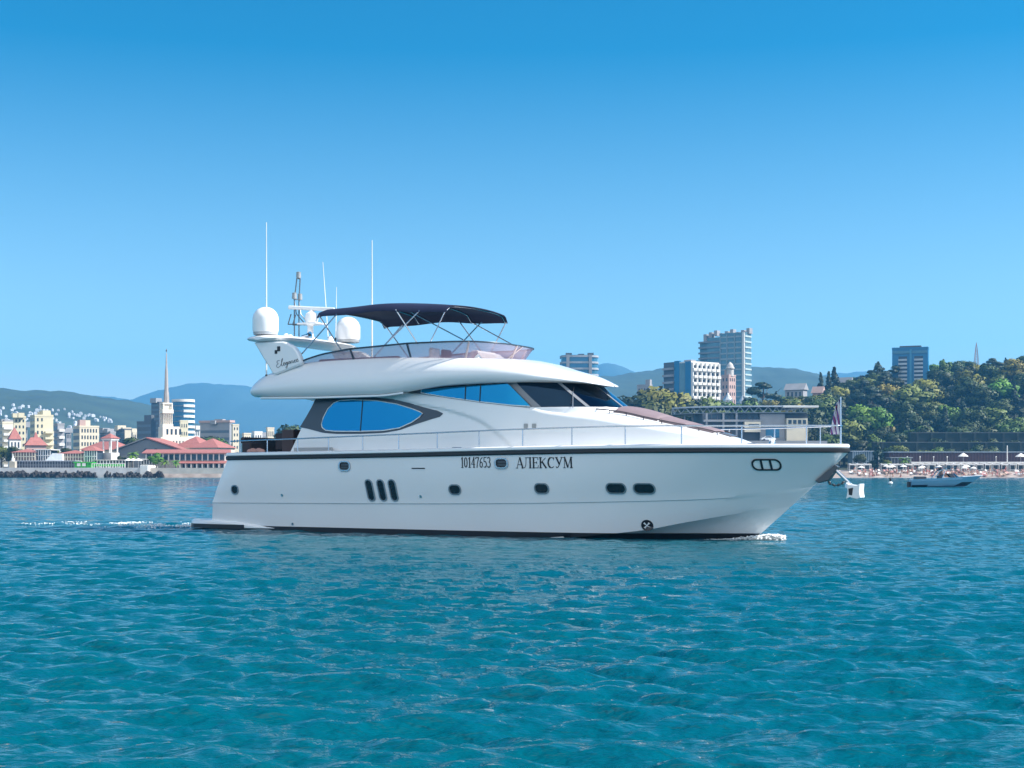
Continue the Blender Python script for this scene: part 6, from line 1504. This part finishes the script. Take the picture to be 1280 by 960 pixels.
# the wooded hill
cap = pchip([900, 1000, 1040, 1075, 1100, 1118, 1122, 1160, 1168, 1200, 1230, 1260, 1290, 1400], [492, 487, 482, 474, 468, 468, 487, 482, 455, 453, 455, 449, 447, 445])
LB = {'dark': 'dark green broadleaf tree on the wooded hill behind the beach', 'mid': 'mid green broadleaf tree on the wooded hill behind the beach', 'yellow': 'yellowing broadleaf tree on the wooded hill behind the beach', 'bright': 'bright green sunlit tree on the wooded hill behind the beach', 'conifer': 'dark pointed conifer on the wooded hill behind the beach', 'pine': 'flat topped pine on the wooded hill behind the beach'}
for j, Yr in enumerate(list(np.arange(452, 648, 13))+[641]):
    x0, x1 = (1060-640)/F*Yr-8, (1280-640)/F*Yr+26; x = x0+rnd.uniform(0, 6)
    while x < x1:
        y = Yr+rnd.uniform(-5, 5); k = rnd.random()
        kind = 'dark' if k < (.40 if j > 6 else .58) else 'mid' if k < (.64 if j > 6 else .78) else 'yellow' if k < (.76 if j > 6 else .80) else 'bright' if k < .81 else 'conifer' if k < .92 else 'pine'  # front rows get darker leaf kinds, imitating the shade low on the hill
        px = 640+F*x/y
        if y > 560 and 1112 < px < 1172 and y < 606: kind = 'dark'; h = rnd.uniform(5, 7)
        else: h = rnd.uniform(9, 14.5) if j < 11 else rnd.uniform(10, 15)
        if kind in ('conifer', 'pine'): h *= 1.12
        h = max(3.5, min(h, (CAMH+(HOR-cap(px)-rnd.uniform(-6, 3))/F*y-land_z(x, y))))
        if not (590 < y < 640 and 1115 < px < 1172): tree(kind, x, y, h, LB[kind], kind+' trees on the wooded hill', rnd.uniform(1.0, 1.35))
        x += rnd.uniform(7.5, 12)
for i in range(34):
    lowr = i % 2 == 0; y = (434.5 if lowr else 440.6); px = 1094+rnd.random()*190 if lowr else 1120+rnd.random()*165; x = (px-640)/F*y
    tree('dark' if rnd.random() < .7 else 'mid', x, y, rnd.uniform(4.5, 8.0), 'low dark tree growing along the dark retaining walls', 'low trees along the retaining walls', 1.35, 2.0 if lowr else 4.5)
# slope behind the hall, left of the wooded hill
for j, Yr in enumerate((462, 478, 496, 515, 538, 565)):
    x = (850-640)/F*Yr; x1 = (1062-640)/F*Yr
    while x < x1:
        y = Yr+rnd.uniform(-5, 5); px = 640+F*x/y; k = rnd.random()
        kind = 'dark' if k < .4 else 'mid' if k < .72 else 'yellow' if k < .82 else 'bright' if k < .86 else 'cypress'
        tp = 496 if px < 990 else 492; hmax = CAMH+(HOR-tp)/F*y-land_z(x, y); h = max(4.0, min(hmax, 17)*rnd.uniform(.78, 1))
        tree(kind, x, y, h, {'dark': 'dark green tree on the slope behind the seaside hall', 'mid': 'mid green tree on the slope behind the seaside hall', 'yellow': 'yellow green tree on the slope behind the seaside hall', 'bright': 'bright green tree on the slope behind the seaside hall', 'cypress': 'slim cypress on the slope behind the seaside hall'}[kind], kind+' trees behind the seaside hall', rnd.uniform(1, 1.25)); x += rnd.uniform(7.5, 11)
def tree_px(kind, px, pyt, Y, label, wide=1.0, group=None, hmin=0, z=None):
    c = at(px, Y); z = land_z(c.x, Y) if z is None else z; h = max(CAMH+(HOR-pyt)/F*Y-z, hmin, 3); return tree(kind, c.x, Y, h, label, group, wide, z)
tree_px('yellow', 828, 479, 520, 'large pale yellow green tree left of the white slab block', 1.15)
tree_px('yellow', 845, 485, 515, 'yellow green tree beside the largest pale one, nearest the slab block', 1.0)
tree_px('mid', 812, 490, 505, 'green tree with dark left side before the large pale tree', 1.1)
tree_px('dark', 790, 492, 530, 'dark tree at the left end of the tree clump by the windshield', 1.1)
tree_px('conifer', 803, 490, 525, 'dark conifer in the clump left of the slab block', 1.2)
tree_px('dark', 856, 498, 510, 'dark tree below the blue flank of the slab block', 1.2)
tree_px('mid', 878, 493, 520, 'green tree in front of the white balconied slab', 1.25); tree_px('dark', 893, 497, 525, 'dark tree between the slab block and the church', 1.1)
tree_px('pine', 954, 478, 560, 'tall spreading pine right of the high rise', 1.3); tree_px('cypress', 970, 489, 555, 'dark cypress between the pine and the gabled villa', 1.1)
tree_px('dark', 942, 495, 545, 'dark tree at the foot of the high rise', 1.1)
tree_px('conifer', 1026, 465, 585, 'pointed dark conifer standing alone on the ridge', .95); tree_px('conifer', 1036, 464, 590, 'dark conifer beside the tallest ridge conifer', 1.1); tree_px('conifer', 1043, 458, 592, 'tallest dark conifer on the ridge left of the pale house', 1.25)
tree_px('conifer', 1073, 471, 598, 'small conifer right of the pale ridge house', 1.2); tree_px('pine', 1087, 463, 600, 'dark pine on the ridge left of the blue hotel', 1.1); tree_px('cypress', 1097.5, 452, 600, 'tall dark column shaped cypress left of the blue hotel', 1.9); tree_px('pine', 1110, 458, 604, 'broad dark pine touching the blue hotel', 1.3); tree_px('dark', 1120, 470, 588, 'dark tree at the foot of the blue hotel', 1.2)
tree_px('yellow', 1112, 477, 545, 'large yellowing tree on the hill left of the blue hotel', 1.35); tree_px('yellow', 1158, 471, 545, 'large golden topped tree below the blue hotel', 1.2); tree_px('mid', 1138, 478, 530, 'broad green tree in front of the blue hotel', 1.4); tree_px('bright', 1252, 472, 540, 'bright lime tree high on the right of the hill', 1.3); tree_px('mid', 1206, 474, 560, 'light green tree under the radio mast', 1.1); tree_px('bright', 1080, 503, 500, 'bright green tree above the yacht bow', 1.2); tree_px('bright', 1098, 505, 498, 'lime tree on the hill above the conifer of the beach', 1.0)
tree_px('conifer', 1097, 552, 421, 'dark conifer standing on the beach promenade', 1.7, z=2.1)
tree_px('dark', 1076, 566, 420, 'dark bushy tree beside the beach pavilion', 1.1, z=2.1); tree_px('mid', 1108, 574, 419, 'small bright bush beside the beach conifer', 1.4, z=2.1)
for px, pyt, k_ in ((978, 495, 'dark'), (987, 494, 'mid'), (996, 492, 'dark'), (1004, 494, 'yellow'), (1013, 493, 'mid'), (1021, 495, 'dark'), (1030, 490, 'mid'), (932, 499, 'mid'), (962, 497, 'yellow')): tree_px(k_, px, pyt, 540, {'dark': 'dark green', 'mid': 'mid green', 'yellow': 'yellow green'}[k_]+' tree on the slope behind the seaside hall', 1.15, {'dark': 'dark', 'mid': 'mid', 'yellow': 'yellow'}[k_]+' trees behind the seaside hall')
# town greenery
for px, pyt, Y, kind, lab, w_ in ((20, 557, 424, 'dark', 'dark tree in front of the white turret house', 1.2), (83, 558, 424, 'dark', 'dark tree behind the long beige restaurant', 1.4), (70, 560, 426, 'mid', 'green tree behind the white marquee', 1.2), (2, 556, 425, 'mid', 'green tree at the left end of the town shore', 1.2), (167, 545, 470, 'dark', 'dark tree left of the port tower', 1.2), (258, 543, 520, 'dark', 'dark tree before the long grey block', 1.5), (270, 545, 515, 'mid', 'green tree before the long grey block', 1.3), (152, 569, 413, 'dark', 'dark tree beside the white parasols', 1.1)):
    tree_px(kind, px, pyt, Y, lab, w_, z=2.1)
tree_px('bright', 195, 565.5, 411, 'bright green round tree on the quay before the veranda', 1.3, z=2.1)
tree_px('dark', 362, 527, 480, 'dark tree touching the yacht cabin from behind', 1.0, z=2.1)
def palm(px, Y, h, label, z=2.2, m_=None, sc=1.0):
    c = at(px, Y); t = thing('palm_tree', label, 'palm', (c.x, Y, z)); MB().tube([(0, 0, -.3), (.05, 0, h*.5), (0, 0, h)], [.26*sc, .2*sc, .17*sc], 8).build('trunk', BARK, t, smooth=50)
    mb = MB(); q = random.Random(int(px))
    for i in range(26):
        a = q.uniform(0, 6.28); el = q.uniform(-.5, 1.2); L_ = q.uniform(1.5, 2.1)*sc; pts = []
        for k in range(6):
            s = k/5; pts.append(Vector((L_*s*math.cos(a)*math.cos(el*(1-s*.6)), L_*s*math.sin(a)*math.cos(el*(1-s*.6)), h+L_*(s*math.sin(el)-.55*s*s))))
        sd_ = Vector((-math.sin(a), math.cos(a), 0)); ws = [.08, .26, .30, .26, .18, .04]
        mb.grid([[p+sd_*w_*sc+Vector((0, 0, -.1*sc)), p, p-sd_*w_*sc+Vector((0, 0, -.1*sc))] for p, w_ in zip(pts, ws)])
    mb.build('crown', m_ or L_BRI, t)
palm(165.5, 412, 4.4, 'tall green fan palm in front of the grey gabled hall'); palm(206, 409, 2.2, 'small palm on the quay right of the round green tree', sc=.75); palm(219.5, 409, 2.2, 'small palm on the quay below the veranda pillars', sc=.75); palm(1130, 418, 3.0, 'bright green palm on the beach promenade', 2.1); palm(1107, 417, 1.6, 'low bright palm beside the beach conifer', 2.1, sc=.8)
